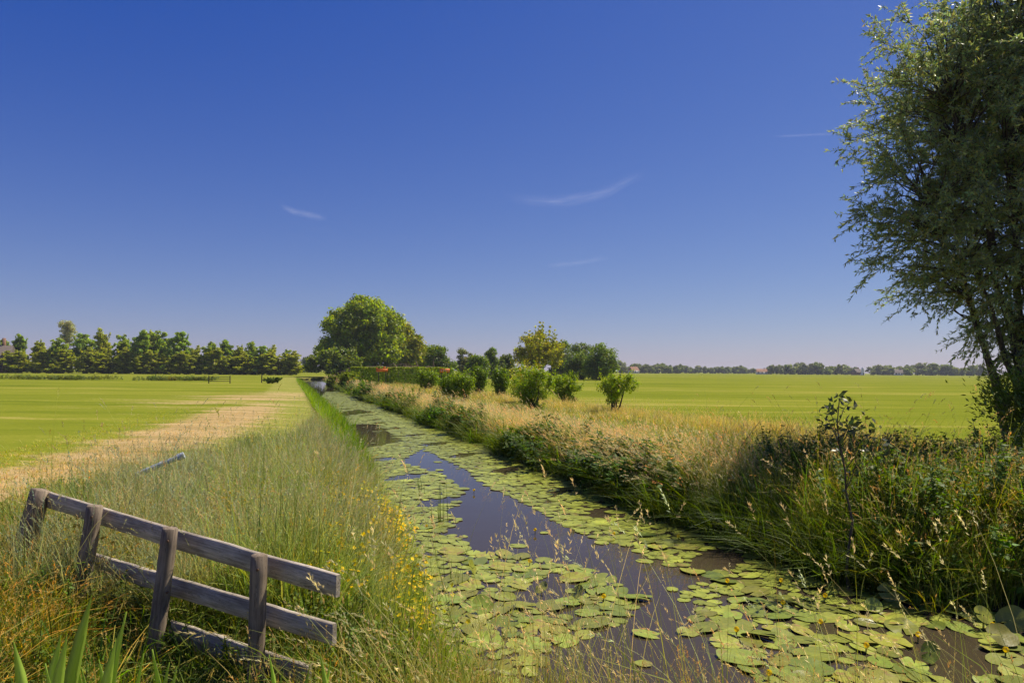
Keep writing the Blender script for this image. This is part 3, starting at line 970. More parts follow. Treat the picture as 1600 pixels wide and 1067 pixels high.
def willow_bush():
    r = np.random.default_rng(23)
    O = np.array([10.2, 12.3, .45])
    root = empty('willow_bush', O)
    sh = [(9.9, 12.4, 1.75, 1.15, .9, .6), (10.0, 12.3, 1.1, 1.0, .9, .7), (9.3, 12.4, 2.0, .6, .6, .4)]
    gb, gl = Geo(), Geo()
    cl = envelope_clumps(sh, 230, .25, r, .35)
    for c in cl:
        c3 = np.array(c[:3])
        tube(gb, curve_pts(O + r.normal(0, .15, 3) * (1, 1, 0), c3, 4, .1, .02, r), np.linspace(.014, .004, 4), (.1, .08, .06), 4, False)
        m = 85
        pos = c3 + r.normal(0, .19, (m, 3))
        ax = unit(unit(pos - O - (0, 0, .3)) * .8 + r.normal(0, .6, (m, 3)))
        ln = r.uniform(.06, .11, m)
        leaves(gl, pos, ax, unit(rand_dirs(m, r) + (0, 0, .7)), ln, ln * .34, jitter_col((0.15, 0.21, 0.025), m, .25, r), .05)
    for me_g, nm, mt in ((gb, 'stem', M_BARK), (gl, 'crown', M_WILLOW)):
        for a in range(len(me_g.v)): me_g.v[a] = me_g.v[a] - O
        me_g.obj(nm, mt, root)
    tag(root, 'dense green suckers bushing out at the foot of the willow', 'shrub')


willow_bush()


# ------------------------------------------------------------------ fence
def fence():
    r = np.random.default_rng(41)
    root = empty('timber_fence', (-2.4, 4.8, 0.35))
    O = Vector((-2.4, 4.8, 0.35))
    posts = [  # top px, py, depth, foot px at py, radius, square
        ((65, 766), 5.90, (45, 838), .066, True), ((150, 791), 5.35, (131, 915), .060, False), ((268, 826), 4.75, (243, 1030), .053, False), ((407, 868), 4.30, (403, 1067), .052, False)]
    centres = []
    for (tp, d, ft, rad, sq) in posts:
        a = at(*tp, d); b = at(*ft, d - 0.06)
        dirv = (a - b).normalized()
        foot = a - dirv * ((a.z - 0.02) / dirv.z)
        L_ = (a - foot).length
        sides = 4 if sq else 14
        n = 12
        vs, fs = [], []
        for i in range(n):
            t = i / (n - 1)
            z = L_ * t
            rr = rad * (1.06 - .08 * t) * (1 + .012 * r.normal())
            for j in range(sides):
                an = 2 * math.pi * (j + (.5 if sq else 0)) / sides + (.45 if sq else 0)
                k = rr * (1.25 if sq else 1) * (1 + .018 * r.normal())
                vs.append((math.cos(an) * k, math.sin(an) * k, z))
        for k_, zz in ((.86, .006), (.5, .011)):
            for j in range(sides):
                an = 2 * math.pi * (j + (.5 if sq else 0)) / sides + (.45 if sq else 0)
                k = rad * k_ * (1.25 if sq else 1)
                vs.append((math.cos(an) * k, math.sin(an) * k, L_ + zz + .003 * r.normal()))
        vs.append((0, 0, L_ + .012))
        m = n + 2
        for i in range(m - 1):
            for j in range(sides):
                k = (j + 1) % sides
                fs.append((i * sides + j, i * sides + k, (i + 1) * sides + k, (i + 1) * sides + j))
        g = Geo(); g.add(vs, fs, (.3, .3, .3))
        g.add([vs[(m - 1) * sides + j] for j in range(sides)] + [vs[-1]], [(j, (j + 1) % sides, sides) for j in range(sides)], (.3, .3, .3))
        o = g.obj('post', M_POST, root, smooth=not sq)
        o.location = foot - O
        o.rotation_euler = dirv.to_track_quat('Z', 'Y').to_euler()
        centres.append(a)
    # rails nailed to the far side of the posts
    fdir = Vector((3.05, -1.95, 0)).normalized()
    back = Vector((fdir.y, -fdir.x, 0)) * -1
    def rail(p0, p1, hgt, th, seed):
        rr = np.random.default_rng(seed)
        p0, p1 = Vector(p0), Vector(p1)
        L_ = (p1 - p0).length
        n = 22
        vs = []
        for i in range(n):
            t = i / (n - 1)
            wv = .004 * math.sin(t * 7 + seed) + .003 * rr.normal()
            wv2 = .004 * math.sin(t * 5 + seed * 2) + .002 * rr.normal()
            x = L_ * t
            c = .006
            for (y, z) in ((-th / 2, -hgt / 2 + c + wv), (-th / 2, 0), (-th / 2, hgt / 2 - c + wv2), (-th / 2 + c, hgt / 2 + wv2), (th / 2 - c, hgt / 2 + wv2), (th / 2, hgt / 2 - c), (th / 2, -hgt / 2 + c), (th / 2 - c, -hgt / 2 + wv), (-th / 2 + c, -hgt / 2 + wv)):
                vs.append((x, y + .002 * rr.normal() * 0, z))
        q = 9
        fs = []
        for i in range(n - 1):
            for j in range(q):
                k = (j + 1) % q
                fs.append((i * q + j, (i + 1) * q + j, (i + 1) * q + k, i * q + k))
        g = Geo(); g.add(vs, fs, (.3, .3, .3))
        for base, flip in ((0, 1), ((n - 1) * q, 0)):
            ring = [vs[base + j] for j in range(q)]
            cen = (ring[0][0], 0, 0)
            tri = [(j, (j + 1) % q, q) for j in range(q)]
            g.add(ring + [cen], tri if flip else [t_[::-1] for t_ in tri], (.3, .3, .3))
        o = g.obj('rail', M_BOARD, root)
        ax = (p1 - p0).normalized()
        yv = Vector((0, 0, 1)).cross(ax).normalized()
        zv = ax.cross(yv)
        mt = Matrix((ax, yv, zv)).transposed().to_4x4()
        o.rotation_euler = mt.to_euler()
        o.location = p0 - O
        return o
    off = back * .085
    def fp(px, py, d): return at(px, py, d) + off
    rail(fp(58, 783, 5.88), fp(514, 922, 4.02), .140, .034, 1)
    rail(fp(118, 876, 5.5), fp(509, 1000, 4.04), .136, .034, 2)
    rail(fp(225, 982, 4.95), fp(470, 1066, 4.10), .15, .034, 3)
    # nail heads
    M_NAIL = plain_mat('rusty_nail', [(.3, (.06, .035, .02)), (.7, (.16, .09, .05))], (1, 1, 1), .6, 0)
    for c in centres[1:]:
        for dz in (-.07, -.42):
            g = Geo(); tube(g, [(0, 0, 0), (0, -.012, 0)], [.008, .009], (.1, .1, .1), 8)
            o = g.obj('nail', M_NAIL, root); o.location = c + Vector((.015, -.060, dz)) - O
    tag(root, 'leaning grey timber fence of four posts and three plank rails in tall grass', 'fence')


fence()

# grey pipe lying in the grass behind the fence
g = Geo(); tube(g, [(0, 0, 0), (.30, .1, .14), (.52, .17, .235)], [.035, .036, .036], (.4, .4, .4), 10)
tube(g, [(.47, .153, .214), (.545, .178, .246)], [.047, .047], (.4, .4, .4), 10)
p = at(214, 742, 9.0)
o = g.obj('grey_pipe', M_PIPE, None, (p.x, p.y, p.z), smooth=True)
tag(o, 'short blue grey pipe end sticking out of the left bank grass', 'pipe')


# ------------------------------------------------------------------ grass: tufts shared by geometry-node scatters
def blade_tuft(n, h, spread, seed, cols, width=.006, lean=(0, 0), bend=.45, head=0.0, head_col=None, segs=3, stem_w=None, head_len=.16, tipcol=None):
    """one tuft of n blades; head = share that carry a drooping seed head"""
    r = np.random.default_rng(seed)
    g = Geo()
    cols = np.asarray(cols, float) * np.array([1.30, 1.26, 1.0])
    a = r.random(n) * 6.283
    q = np.sqrt(r.random(n)) * spread
    base = np.stack([np.cos(a) * q, np.sin(a) * q, np.full(n, -.03)], -1)
    az = np.stack([np.cos(a), np.sin(a), 0 * a], -1) * .55 + r.normal(0, .5, (n, 3)) * (1, 1, 0) + np.array([lean[0], lean[1], 0]) * 1.2
    az = az * np.array([1, 1, 0])
    mag = np.clip(np.linalg.norm(az, axis=1, keepdims=True), .2, 1.6)
    L_ = h * np.exp(r.normal(-.12, .26, n))[:, None]
    isH = r.random(n) < head
    L_[isH] *= 1.22
    bd = bend * (.5 + r.random((n, 1)))
    bd[isH] *= .7
    dirh = unit(az)
    t = np.linspace(0, 1, segs + 1)
    side = unit(np.cross(dirh, np.array([0, 0, 1.0])) + rand_dirs(n, r) * .6)
    w = width * np.exp(r.normal(0, .25, (n, 1)))
    if stem_w: w[isH] = stem_w
    c = cols[r.integers(0, len(cols), n)] * np.exp(r.normal(0, .16, (n, 1)))
    pts = []
    for k, tk in enumerate(t):
        pts.append(base + dirh * (mag * L_ * bd * tk ** 2) + dirh * mag * L_ * .10 * tk + np.array([0, 0, 1.0]) * (L_ * (tk - .42 * np.minimum(bd * mag, 1) * tk ** 2.4)))
    V = []
    for k in range(segs):
        ww = w * (1 - (t[k]) ** 1.5 * .85)
        V += [pts[k] - side * ww / 2, pts[k] + side * ww / 2]
    V.append(pts[segs])
    V = np.stack(V, 1)                       # n, 2*segs+1, 3
    m = V.shape[1]
    off = (np.arange(n) * m)[:, None]
    tc = np.ones((n, m, 3)) * c[:, None, :]
    if tipcol is not None:
        tt = np.repeat(t[:segs], 2).tolist() + [1.0]
        tt = (np.array(tt) ** 1.5)[None, :, None] * r.uniform(.3, 1, (n, 1, 1))
        tc = tc * (1 - tt) + np.asarray(tipcol, float)[None, None] * tt
    f4 = np.concatenate([off + np.array([[2 * k, 2 * k + 1, 2 * k + 3, 2 * k + 2]]) for k in range(segs - 1)]) if segs > 1 else np.zeros((0, 4), int)
    f3 = off + np.array([[2 * (segs - 1), 2 * (segs - 1) + 1, 2 * segs]])
    g.v.append(V.reshape(-1, 3)); g.c.append(tc.reshape(-1, 3)); g.n += n * m
    if len(f4): g.f4.append(f4)
    g.f3.append(f3)
    if head > 0 and isH.any():
        hi = np.where(isH)[0]
        hc = np.asarray(head_col if head_col is not None else (.45, .34, .16), float) * np.array([1.15, 1.15, 1.0])
        for i in hi:
            p0, p1 = pts[segs - 1][i], pts[segs][i]
            td = unit(p1 - p0)
            mseed = 17
            tt = r.random(mseed)
            drop = np.array([0, 0, -.35])
            cen = p1 + (td * (tt[:, None] - .55) + drop * (np.maximum(tt - .3, 0) ** 2)[:, None]) * head_len
            ax = unit(td[None] + r.normal(0, .33, (mseed, 3)) + np.array([0, 0, -.15]))
            ln = head_len * r.uniform(.11, .22, mseed)
            leaves(g, cen, ax, rand_dirs(mseed, r), ln, np.maximum(ln * .22, width * .55), hc * np.exp(r.normal(0, .15, (mseed, 1))), 0)
    return g


def herb_tuft(nst, h, seed, col, leaf=.07, spread=.18, nl=22, aspect=.5, flower=None, nf=8, fs=.02, stemcol=(.10, .12, .03)):
    r = np.random.default_rng(seed)
    g = Geo()
    for s in range(nst):
        a = r.random() * 6.283; q = r.random() ** .5 * spread
        b = np.array([math.cos(a) * q, math.sin(a) * q, -.03])
        H = h * r.uniform(.6, 1.12)
        top = b + np.array([r.normal(0, .16) * H, r.normal(0, .16) * H, H])
        pp = curve_pts(b, top, 5, 0, .02, r)
        tube(g, pp, np.linspace(.005, .0025, 5) * max(1, h), stemcol, 4, False)
        t = .12 + .88 * np.sqrt(r.random(nl))
        pos = b + (top - b) * t[:, None]
        an = r.random(nl) * 6.283
        ax = unit(np.stack([np.cos(an), np.sin(an), r.normal(.15, .35, nl)], -1))
        ln = leaf * r.uniform(.6, 1.25, nl) * (1.2 - .5 * t)
        leaves(g, pos, ax, unit(np.array([0, 0, 1.0]) + rand_dirs(nl, r) * .5), ln, ln * aspect, jitter_col(np.asarray(col) * 1.2, nl, .2, r), -.03)
        if flower is not None:
            for k in range(nf):
                c = top + r.normal(0, .055, 3) * (1, 1, .8) + (0, 0, .02)
                n5 = 5
                an = np.arange(n5) * 2 * np.pi / n5 + r.random()
                nr = unit(np.array([0, 0, 1.0]) + r.normal(0, .5, 3))
                u_ = unit(np.cross(nr, [1, .2, 0])); w_ = np.cross(nr, u_)
                ax5 = np.cos(an)[:, None] * u_ + np.sin(an)[:, None] * w_ + nr * .25
                leaves(g, np.repeat(c[None], n5, 0), ax5, np.repeat(nr[None], n5, 0), fs, fs * .9, jitter_col(flower, n5, .08, r, .03), 0)
    return g


def scatter(name, tufts, pos, label, scl, tint, seed=0, tilt=.12, rz=None, mat=None):
    """one 'stuff' object: points whose geometry nodes put a tuft on each point"""
    r = np.random.default_rng(seed)
    mat = mat or M_GRASS
    srcs = []
    for i, tg in enumerate(tufts):
        srcs.append(bpy.data.objects.new(name + '_source', tg.mesh(name + '_source', mat)))   # data only, not linked to the scene
    n = len(pos)
    me = bpy.data.meshes.new(name)
    me.vertices.add(n)
    me.vertices.foreach_set('co', np.asarray(pos, np.float32).ravel())
    def attr(nm, tp, data, key):
        a = me.attributes.new(nm, tp, 'POINT'); a.data.foreach_set(key, np.asarray(data).ravel())
    rot = np.stack([r.normal(0, tilt, n), r.normal(0, tilt, n), r.random(n) * 6.283 if rz is None else r.normal(rz, .5, n)], -1)
    attr('rot', 'FLOAT_VECTOR', rot.astype(np.float32), 'vector')
    attr('scl', 'FLOAT', np.asarray(scl, np.float32) * np.ones(n, np.float32), 'value')
    attr('idx', 'INT', r.integers(0, len(srcs), n).astype(np.int32), 'value')
    tc = np.ones((n, 4), np.float32); tc[:, :3] = tint
    attr('tint', 'FLOAT_COLOR', tc, 'color')
    o = link(name, me)
    me.materials.append(mat)
    ng = bpy.data.node_groups.new(name + '_scatter', 'GeometryNodeTree')
    ng.interface.new_socket('Geometry', in_out='INPUT', socket_type='NodeSocketGeometry')
    ng.interface.new_socket('Geometry', in_out='OUTPUT', socket_type='NodeSocketGeometry')
    N, L = ng.nodes, ng.links
    gi, go = N.new('NodeGroupInput'), N.new('NodeGroupOutput')
    iop = N.new('GeometryNodeInstanceOnPoints')
    L.new(gi.outputs[0], iop.inputs['Points'])
    jn = N.new('GeometryNodeJoinGeometry')
    for so in srcs:
        oi = N.new('GeometryNodeObjectInfo'); oi.inputs['Object'].default_value = so
        g2i = N.new('GeometryNodeGeometryToInstance')
        L.new(oi.outputs['Geometry'], g2i.inputs[0]); L.new(g2i.outputs[0], jn.inputs[0])
    L.new(jn.outputs[0], iop.inputs['Instance'])
    iop.inputs['Pick Instance'].default_value = True
    def named(nm, tp):
        a = N.new('GeometryNodeInputNamedAttribute'); a.data_type = tp; a.inputs['Name'].default_value = nm
        return a.outputs['Attribute']
    L.new(named('idx', 'INT'), iop.inputs['Instance Index'])
    e2r = N.new('FunctionNodeEulerToRotation'); L.new(named('rot', 'FLOAT_VECTOR'), e2r.inputs[0]); L.new(e2r.outputs[0], iop.inputs['Rotation'])
    L.new(named('scl', 'FLOAT'), iop.inputs['Scale'])
    L.new(iop.outputs[0], go.inputs[0])
    md = o.modifiers.new('scatter', 'NODES'); md.node_group = ng
    return tag(o, label, None, kind='stuff')


def rz_of(y0, y1, n, r, p=1.0):
    """depths with density falling off as y^-p"""
    if abs(p - 1) < 1e-6:
        return y0 * (y1 / y0) ** r.random(n)
    a, b = y0 ** (1 - p), y1 ** (1 - p)
    return (a + (b - a) * r.random(n)) ** (1 / (1 - p))


def pts3(x, y, dz=0.0):
    return np.stack([x, y, ground_z(x, y) + dz], -1)


def before_fence(x, y):
    """true for ground on the viewer's side of the fence line"""
    return (y - 3.95) * -3.06 + (x + 1.0) * -1.95 > 0.1


def tints(n, r, amt=.14, warm=.06):
    return jitter_col((1, 1, 1), n, amt, r, warm)


STRAW, STRAW2 = (.47, .37, .17), (.36, .29, .12)
GREY_G, OLIVE, GREEN, LIME, DEEP = (.21, .235, .10), (.15, .17, .045), (.085, .135, .018), (.22, .29, .022), (.045, .075, .012)
rg = np.random.default_rng(1234)

def lods(fn, n_near, w_near, count=4, seed0=0):
    """tuft sets for near (<14 m), middle and far: fewer, wider blades with distance"""
    return [[fn(n_near, w_near, seed0 + i) for i in range(count)], [fn(max(8, n_near * 6 // 10), w_near * 1.8, seed0 + 20 + i) for i in range(3)], [fn(max(7, n_near * 4 // 10), w_near * 3.6, seed0 + 40 + i) for i in range(3)]]


def scatter_lod(name, sets, pos, label, scl, tint, seed, rz=None, cuts=(15, 38)):
    """near, middle and far bands of the same grass, each one object"""
    pos = np.asarray(pos); scl = np.asarray(scl) * np.ones(len(pos))
    band = np.digitize(pos[:, 1], cuts)
    words = ('', ' at middle distance', ' in the distance')
    for b in range(3):
        m = band == b
        if m.sum() > 0:
            scatter(name, sets[b], pos[m], label + words[b], scl[m], tint[m], seed + 100 * b, rz=rz)


# --- left bank: fine grey-green tall grass
S_left = lods(lambda n, w, sd: blade_tuft(n, .60, .15, sd, [(.24, .27, .10), (.20, .25, .06), (.32, .32, .14), (.14, .20, .03), (.12, .17, .025)], w, (.10, -.05), .42, .16, (.40, .37, .21), 3, w * .6, .10, tipcol=(.46, .44, .22)), 46, .0085, 5, 10)
n = 1800
y = rz_of(5.2, 26, n, rg, 1.25)
wdt = np.interp(y, [5, 8, 10.5, 13, 18, 26], [3.0, 4.2, 4.0, 2.6, 1.5, .9])
s = wdt * rg.random(n) ** .9 + .12
x = edge_l(y) - s
tn = tints(n, rg, .2, .10) * np.where((np.sin(x * 1.9 + y * .8) + np.sin(y * 1.3 - x) > .3)[:, None], np.array([[.85, 1.0, .6]]), 1.0)
scatter_lod('bank_grass', S_left, pts3(x, y), 'fine grey green tall grass on the left ditch bank', np.interp(s, [0, .6, 3.5, 4.6], [1.05, 1.12, .95, .5]) * np.interp(y, [5, 10, 14, 18, 26], [1.0, 1.0, .72, .5, .42]) * rg.uniform(.75, 1.2, n) * (1 + .28 * np.sin(x * 2.9 + 1.3 * y) * np.sin(y * 2.1 - x)), tn, 1)

T_sil = [blade_tuft(60, .74, .16, 600 + i, [(.36, .38, .20), (.28, .32, .13), (.20, .26, .06), (.44, .43, .25)], .0085, (.22, -.05), .45, .12, (.46, .43, .27), 3, .005, .10) for i in range(4)]
cy = rg.uniform(5.8, 12.0, 34); cs = rg.uniform(.3, 3.2, 34) * np.interp(cy, [5, 9, 12], [.9, 1, .7])
k = rg.integers(0, 34, 330); n = len(k)
y = cy[k] + rg.normal(0, .22, n); x = edge_l(cy[k]) - cs[k] + rg.normal(0, .24, n)
ok = ditch_dist(x, y) > .1
scatter('silver_grass', T_sil, pts3(x, y)[ok], 'bushy silvery green grass clumps on the left bank', rg.uniform(.75, 1.08, n)[ok], tints(n, rg, .15, .06)[ok], 26)

# --- left: fresher green undergrowth beneath
T_under = [blade_tuft(34, .34, .17, 30 + i, [GREEN, (.12, .18, .02), OLIVE, (.06, .10, .012)], .013, (0, 0), .7) for i in range(4)]
n = 1500
y = rz_of(4.2, 18, n, rg, 1.3)
s = np.interp(y, [4, 9, 18], [4.6, 4.2, 2.5]) * rg.random(n)
P_ = pts3(edge_l(y) - s, y); P_ = P_[~(before_fence(P_[:, 0], P_[:, 1]) & (P_[:, 0] > -3.1) & (rg.random(n) < .85))]; n = len(P_)
n2 = 170
y2 = rg.uniform(2.7, 4.1, n2); x2 = rg.uniform(-3.4, -1.0, n2); Q_ = pts3(x2, y2, -.10)
P_ = np.concatenate([P_, Q_]); n = len(P_)
scatter('undergrowth', T_under, P_, 'short green undergrowth between the tall grass of the left bank', rg.uniform(.8, 1.2, n), tints(n, rg, .2, .1), 2)

# --- golden weeds round the fence, low corner
T_gold = [blade_tuft(30, .48, .18, 50 + i, [(.42, .30, .06), (.34, .29, .05), (.18, .21, .025), (.11, .16, .02), (.48, .34, .10)], .008, (.1, 0), .7, .2, (.48, .35, .12), 3, .005, .11) for i in range(4)]
n = 680
y = rg.uniform(3.4, 7.6, n); x = -(.60 + .2 * rg.random(n)) * y + rg.uniform(-.9, .9, n)
P_ = pts3(x, y); P_ = P_[~(before_fence(x, y) & (x > -3.0))]
y2 = rg.uniform(3.7, 4.5, 38); x2 = -2.7 + 1.75 * rg.random(38); y2 = np.minimum(y2, 3.95 - (x2 + 1.0) * .637 - .12)
P_ = np.concatenate([P_, pts3(x2, y2, -.08)]); n = len(P_)
scatter('golden_weeds', T_gold, P_, 'golden dry weeds around the left end of the fence', rg.uniform(.6, 1.05, n), tints(n, rg, .2, .1), 3)
T_herbg = [herb_tuft(7, .42, 70 + i, (.12, .175, .02), .06, .2, 24, .42) for i in range(3)]
n = 520
y = rg.uniform(3.2, 9.5, n); x = edge_l(np.maximum(y, 4.6)) - rg.uniform(.3, 4.6, n)
P_ = pts3(x, y); P_ = P_[~(before_fence(x, y) & (x > -3.1) & (rg.random(n) < .85))]; n = len(P_)
scatter('leafy_weeds', T_herbg, P_, 'small green leafy weeds at the foot of the fence', rg.uniform(.7, 1.1, n), tints(n, rg, .2, .1), 4)
T_yel = [herb_tuft(6, .60, 80 + i, (.30, .25, .03), .05, .2, 14, .3, (.42, .33, .04), 8, .016, (.33, .27, .05)) for i in range(3)]
n = 26
y = rg.uniform(5.2, 7.8, n); x = -1.7 - .16 * y + rg.normal(0, .5, n)
scatter('yellowing_herbs', T_yel, pts3(x, y), 'yellowing dry herbs in the grass behind the fence', rg.uniform(.8, 1.15, n), tints(n, rg), 5)

# --- yellow flowers at the left water's edge
T_fl = [herb_tuft(6, .46, 90 + i, (.24, .31, .02), .06, .14, 18, .35, (.85, .66, .015), 4, .024, (.2, .26, .03)) for i in range(4)]
n = 100
y = rg.uniform(5.4, 10.2, n); x = edge_l(y) - rg.uniform(-.18, .8, n)
scatter('yellow_flowers', T_fl, pts3(x, y), 'small yellow flowers and lime herbs at the left waterside', rg.uniform(.8, 1.15, n), tints(n, rg), 6)
T_lime = [blade_tuft(26, .52, .13, 100 + i, [LIME, (.18, .27, .02), (.28, .33, .04)], .012, (.35, -.05), .55) for i in range(4)]
n = 560
y = rz_of(4.8, 16, n, rg, 1.2); x = edge_l(y) - rg.uniform(-.25, .45, n)
scatter('waterside_grass', T_lime, pts3(x, y), 'bright lime grass hanging over the left water edge', rg.uniform(.5, .9, n), tints(n, rg), 7)

# --- left far waterside reed strip
T_reed = [blade_tuft(26, .62, .16, 110 + i, [(.17, .28, .015), (.22, .33, .02), (.12, .21, .015)], .024, (.1, 0), .3) for i in range(3)]
n = 900
y = rz_of(15, 120, n, rg, 1.0); x = edge_l(y) - rg.uniform(-.25, .35, n) * np.interp(y, [15, 120], [1, 2.4])
scatter('reed_strip', T_reed, pts3(x, y), 'strip of bright green reeds along the far left water edge', np.interp(y, [15, 25, 60, 120], [.75, 1.05, .95, 1.0]) * rg.uniform(.8, 1.15, n), tints(n, rg), 8)

# --- short worn turf on the left field and track
T_turf = [blade_tuft(24, .085, .22, 120 + i, [(.36, .35, .05), (.50, .42, .16), (.28, .33, .03)], .011, (0, 0), .8, segs=2) for i in range(3)]
T_dry = [blade_tuft(22, .08, .22, 125 + i, [(.54, .42, .2), (.46, .36, .16), (.34, .29, .1)], .011, (0, 0), .9, segs=2) for i in range(3)]
n = 3600
y = rz_of(7.0, 30, n, rg, 1.3)
s = rg.uniform(1.5, 8, n)
x = edge_l(y) - s
tx = -5.3 - .215 * y
ontrack = np.abs(x - tx) < rg.normal(1.3, .5, n)
xy = pts3(x, y)
sc_ = np.interp(y, [7, 14, 30], [.9, .9, .5]) * rg.uniform(.6, 1.2, n)
scatter('dry_turf', T_dry, xy[ontrack], 'short straw coloured dead turf on the worn track', sc_[ontrack], tints(ontrack.sum(), rg), 9)
scatter('short_turf', T_turf, xy[~ontrack], 'short green and straw turf between track and left bank', sc_[~ontrack], tints((~ontrack).sum(), rg), 10)
# weed line across the left field
T_weed = [herb_tuft(7, .55, 130 + i, (.12, .15, .03), .22, .5, 12, .5) for i in range(3)]
n = 420
x = rg.uniform(-82, -44, n); y = 101 + rg.normal(0, 1.0, n)
keep = rg.random(n) < .45 + .4 * np.sin(x * .35)
scatter('weed_line', T_weed, pts3(x, y)[keep], 'line of weeds crossing the far left field', rg.uniform(.8, 1.4, n)[keep], tints(keep.sum(), rg), 11)

# --- right bank: straw-topped grass leaning with the wind
S_straw = lods(lambda n, w, sd: blade_tuft(n, .54, .2, sd, [(.34, .34, .09), (.42, .38, .14), (.20, .26, .04), (.14, .20, .025)], w, (-.55, -.12), .50, .50, (.68, .53, .31), 3, w * .6, .15, tipcol=(.56, .46, .22)), 36, .009, 5, 140)
n = 3300
y = rz_of(8.6, 120, n, rg, 1.0)
s = .3 + 2.5 * rg.random(n) ** 1.15
x = edge_r(y) + s
ok = ((y < 84) | (s < 1.4)) & (y > 11.2 + rg.normal(0, .8, n))
scatter_lod('straw_grass', S_straw, pts3(x, y)[ok], 'pale straw topped grass leaning along the right bank', (np.interp(s, [.3, .8, 1.8, 2.8], [.95, 1.05, .9, .55]) * np.interp(y, [9, 13, 30, 60, 120], [1.25, 1.05, .95, 1.1, 1.2]) * rg.uniform(.75, 1.2, n))[ok], tints(n, rg, .18, .08)[ok], 12, rz=0)

# --- right bank face: dark green sedge and leafy herbs over the water
S_sedge = lods(lambda n, w, sd: blade_tuft(n, .62, .2, sd, [(.09, .14, .016), (.06, .10, .013), (.045, .075, .011), (.11, .15, .018)], w, (-.5, -.2), .75), 40, .012, 4, 240)
n = 1500
y = rz_of(7.0, 110, n, rg, 1.05)
rag = np.sin(y * 1.7) * .5 + np.sin(y * .63 + 1) * .6 + np.sin(y * 3.9 + 2) * .35
s = rg.uniform(-.12, .6, n) - .30 * np.maximum(rag, -.2) * rg.random(n)
P_ = np.stack([edge_r(y) + s, y, np.maximum(ground_z(edge_r(y) + s, y), -.08)], -1)
scatter_lod('bank_sedge', S_sedge, P_, 'dark green sedge hanging over the water from the right bank', np.interp(y, [7, 20, 110], [.85, .9, 1.3]) * rg.uniform(.55, 1.25, n) * (1 + .25 * rag), tints(n, rg, .22, .1), 13)
T_dock = [herb_tuft(8, .70, 160 + i, (.08, .14, .014), .15, .22, 22, .42) for i in range(4)]
n = 760
y = rz_of(7.0, 75, n, rg, 1.0); cl = np.sin(y * 1.1) + np.sin(y * .47 + 1) + rg.normal(0, .4, n)
s = rg.uniform(-.25, .75, n)
ok = cl > .35
scatter('bank_herbs', T_dock, pts3(edge_r(y) + s, y)[ok], 'dark leafy herb clumps on the water side of the right bank', (np.interp(y, [7, 75], [1.0, 1.6]) * rg.uniform(.6, 1.3, n))[ok], tints(n, rg, .22, .08)[ok], 14)

# --- right verge: low greener grass between, straw at the field edge
S_verge = lods(lambda n, w, sd: blade_tuft(n, .20, .26, sd, [(.19, .235, .05), (.24, .26, .07), (.14, .20, .03), (.38, .33, .13)], w, (-.2, -.1), .6, .12, (.5, .4, .2), 2, w * .6, .07), 34, .010, 4, 340)
n = 3400
y = rz_of(8.5, 85, n, rg, 1.0); s = rg.uniform(2.3, 8.6, n)
scatter_lod('verge_grass', S_verge, pts3(edge_r(y) + s, y), 'low greenish grass on the verge right of the ditch', np.interp(y, [8, 30, 85], [1.2, 1.0, 1.4]) * rg.uniform(.75, 1.2, n), tints(n, rg, .16, .1), 15)
S_edge = lods(lambda n, w, sd: blade_tuft(n, .32, .26, sd, [(.52, .43, .17), (.46, .40, .13), (.34, .33, .08)], w, (-.3, -.1), .5, .35, (.60, .50, .24), 2, w * .6, .10), 34, .009, 4, 440)
n = 2000
y = rz_of(9.5, 70, n, rg, 1.0); s = 8.3 + rg.normal(0, 1.0, n)
s = np.where(y < 17, s - rg.uniform(0, 4.0, n), s)
scatter_lod('field_edge_grass', S_edge, pts3(edge_r(y) + s, y), 'yellow straw grass along the edge of the right field', np.interp(y, [8, 30, 70], [1.1, .9, 1.1]) * rg.uniform(.7, 1.2, n), tints(n, rg), 16)

T_ft = [blade_tuft(20, .10, .3, 460 + i, [(.22, .25, .03), (.30, .30, .06), (.40, .35, .12), (.15, .20, .02)], .012, (0, 0), .8, segs=2) for i in range(3)]
n = 1900
y = rz_of(11, 48, n, rg, 1.0); s = 8.5 + rg.exponential(3.2, n)
scatter('field_turf', T_ft, pts3(edge_r(y) + s, y), 'ragged short turf at the near edge of the right field', np.interp(s, [8, 16], [1.3, .6]) * rg.uniform(.5, 1.2, n), tints(n, rg, .2, .1), 25)

# --- near right bank: tall dense grass, nettles and brambles under the willow
T_rank = [blade_tuft(46, .80, .22, 190 + i, [(.15, .21, .03), (.20, .24, .045), (.11, .17, .02), (.26, .25, .07)], .011, (-.25, -.15), .50, .16, (.45, .35, .16), 4, .006, .13) for i in range(5)]
n = 1350
y = rz_of(6.9, 14.0, n, rg, 1.0); s = rg.uniform(.1, 5.0, n)
x = edge_r(np.maximum(y, 7.3)) + s
k2 = rg.random(n) < .42
x = np.where(k2, rg.uniform(4.2, 9.5, n), x); y = np.where(k2, np.interp(x, [4.2, 5.6, 12], [7.3, 6.7, 5.9]) + rg.uniform(.15, 3.6, n), y)
scatter('rank_grass', T_rank, pts3(x, y), 'dense rank tall grass on the shaded near right bank', rg.uniform(.7, 1.08, n) * np.interp(ditch_dist(x, y), [0, 1.2, 4, 8], [.85, 1.1, .85, .6]), tints(n, rg, .18, .1), 17)
T_net = [herb_tuft(9, .98, 200 + i, (.085, .14, .016), .10, .2, 40, .45) for i in range(4)]
n = 300
x = rg.uniform(4.2, 9.6, n); y = np.interp(x, [4.2, 5.6, 12], [7.5, 6.8, 6.0]) + rg.uniform(.2, 4.2, n)
scatter('nettles', T_net, pts3(x, y), 'dark leafy nettles and brambles below the willow', rg.uniform(.7, 1.15, n), tints(n, rg), 18)
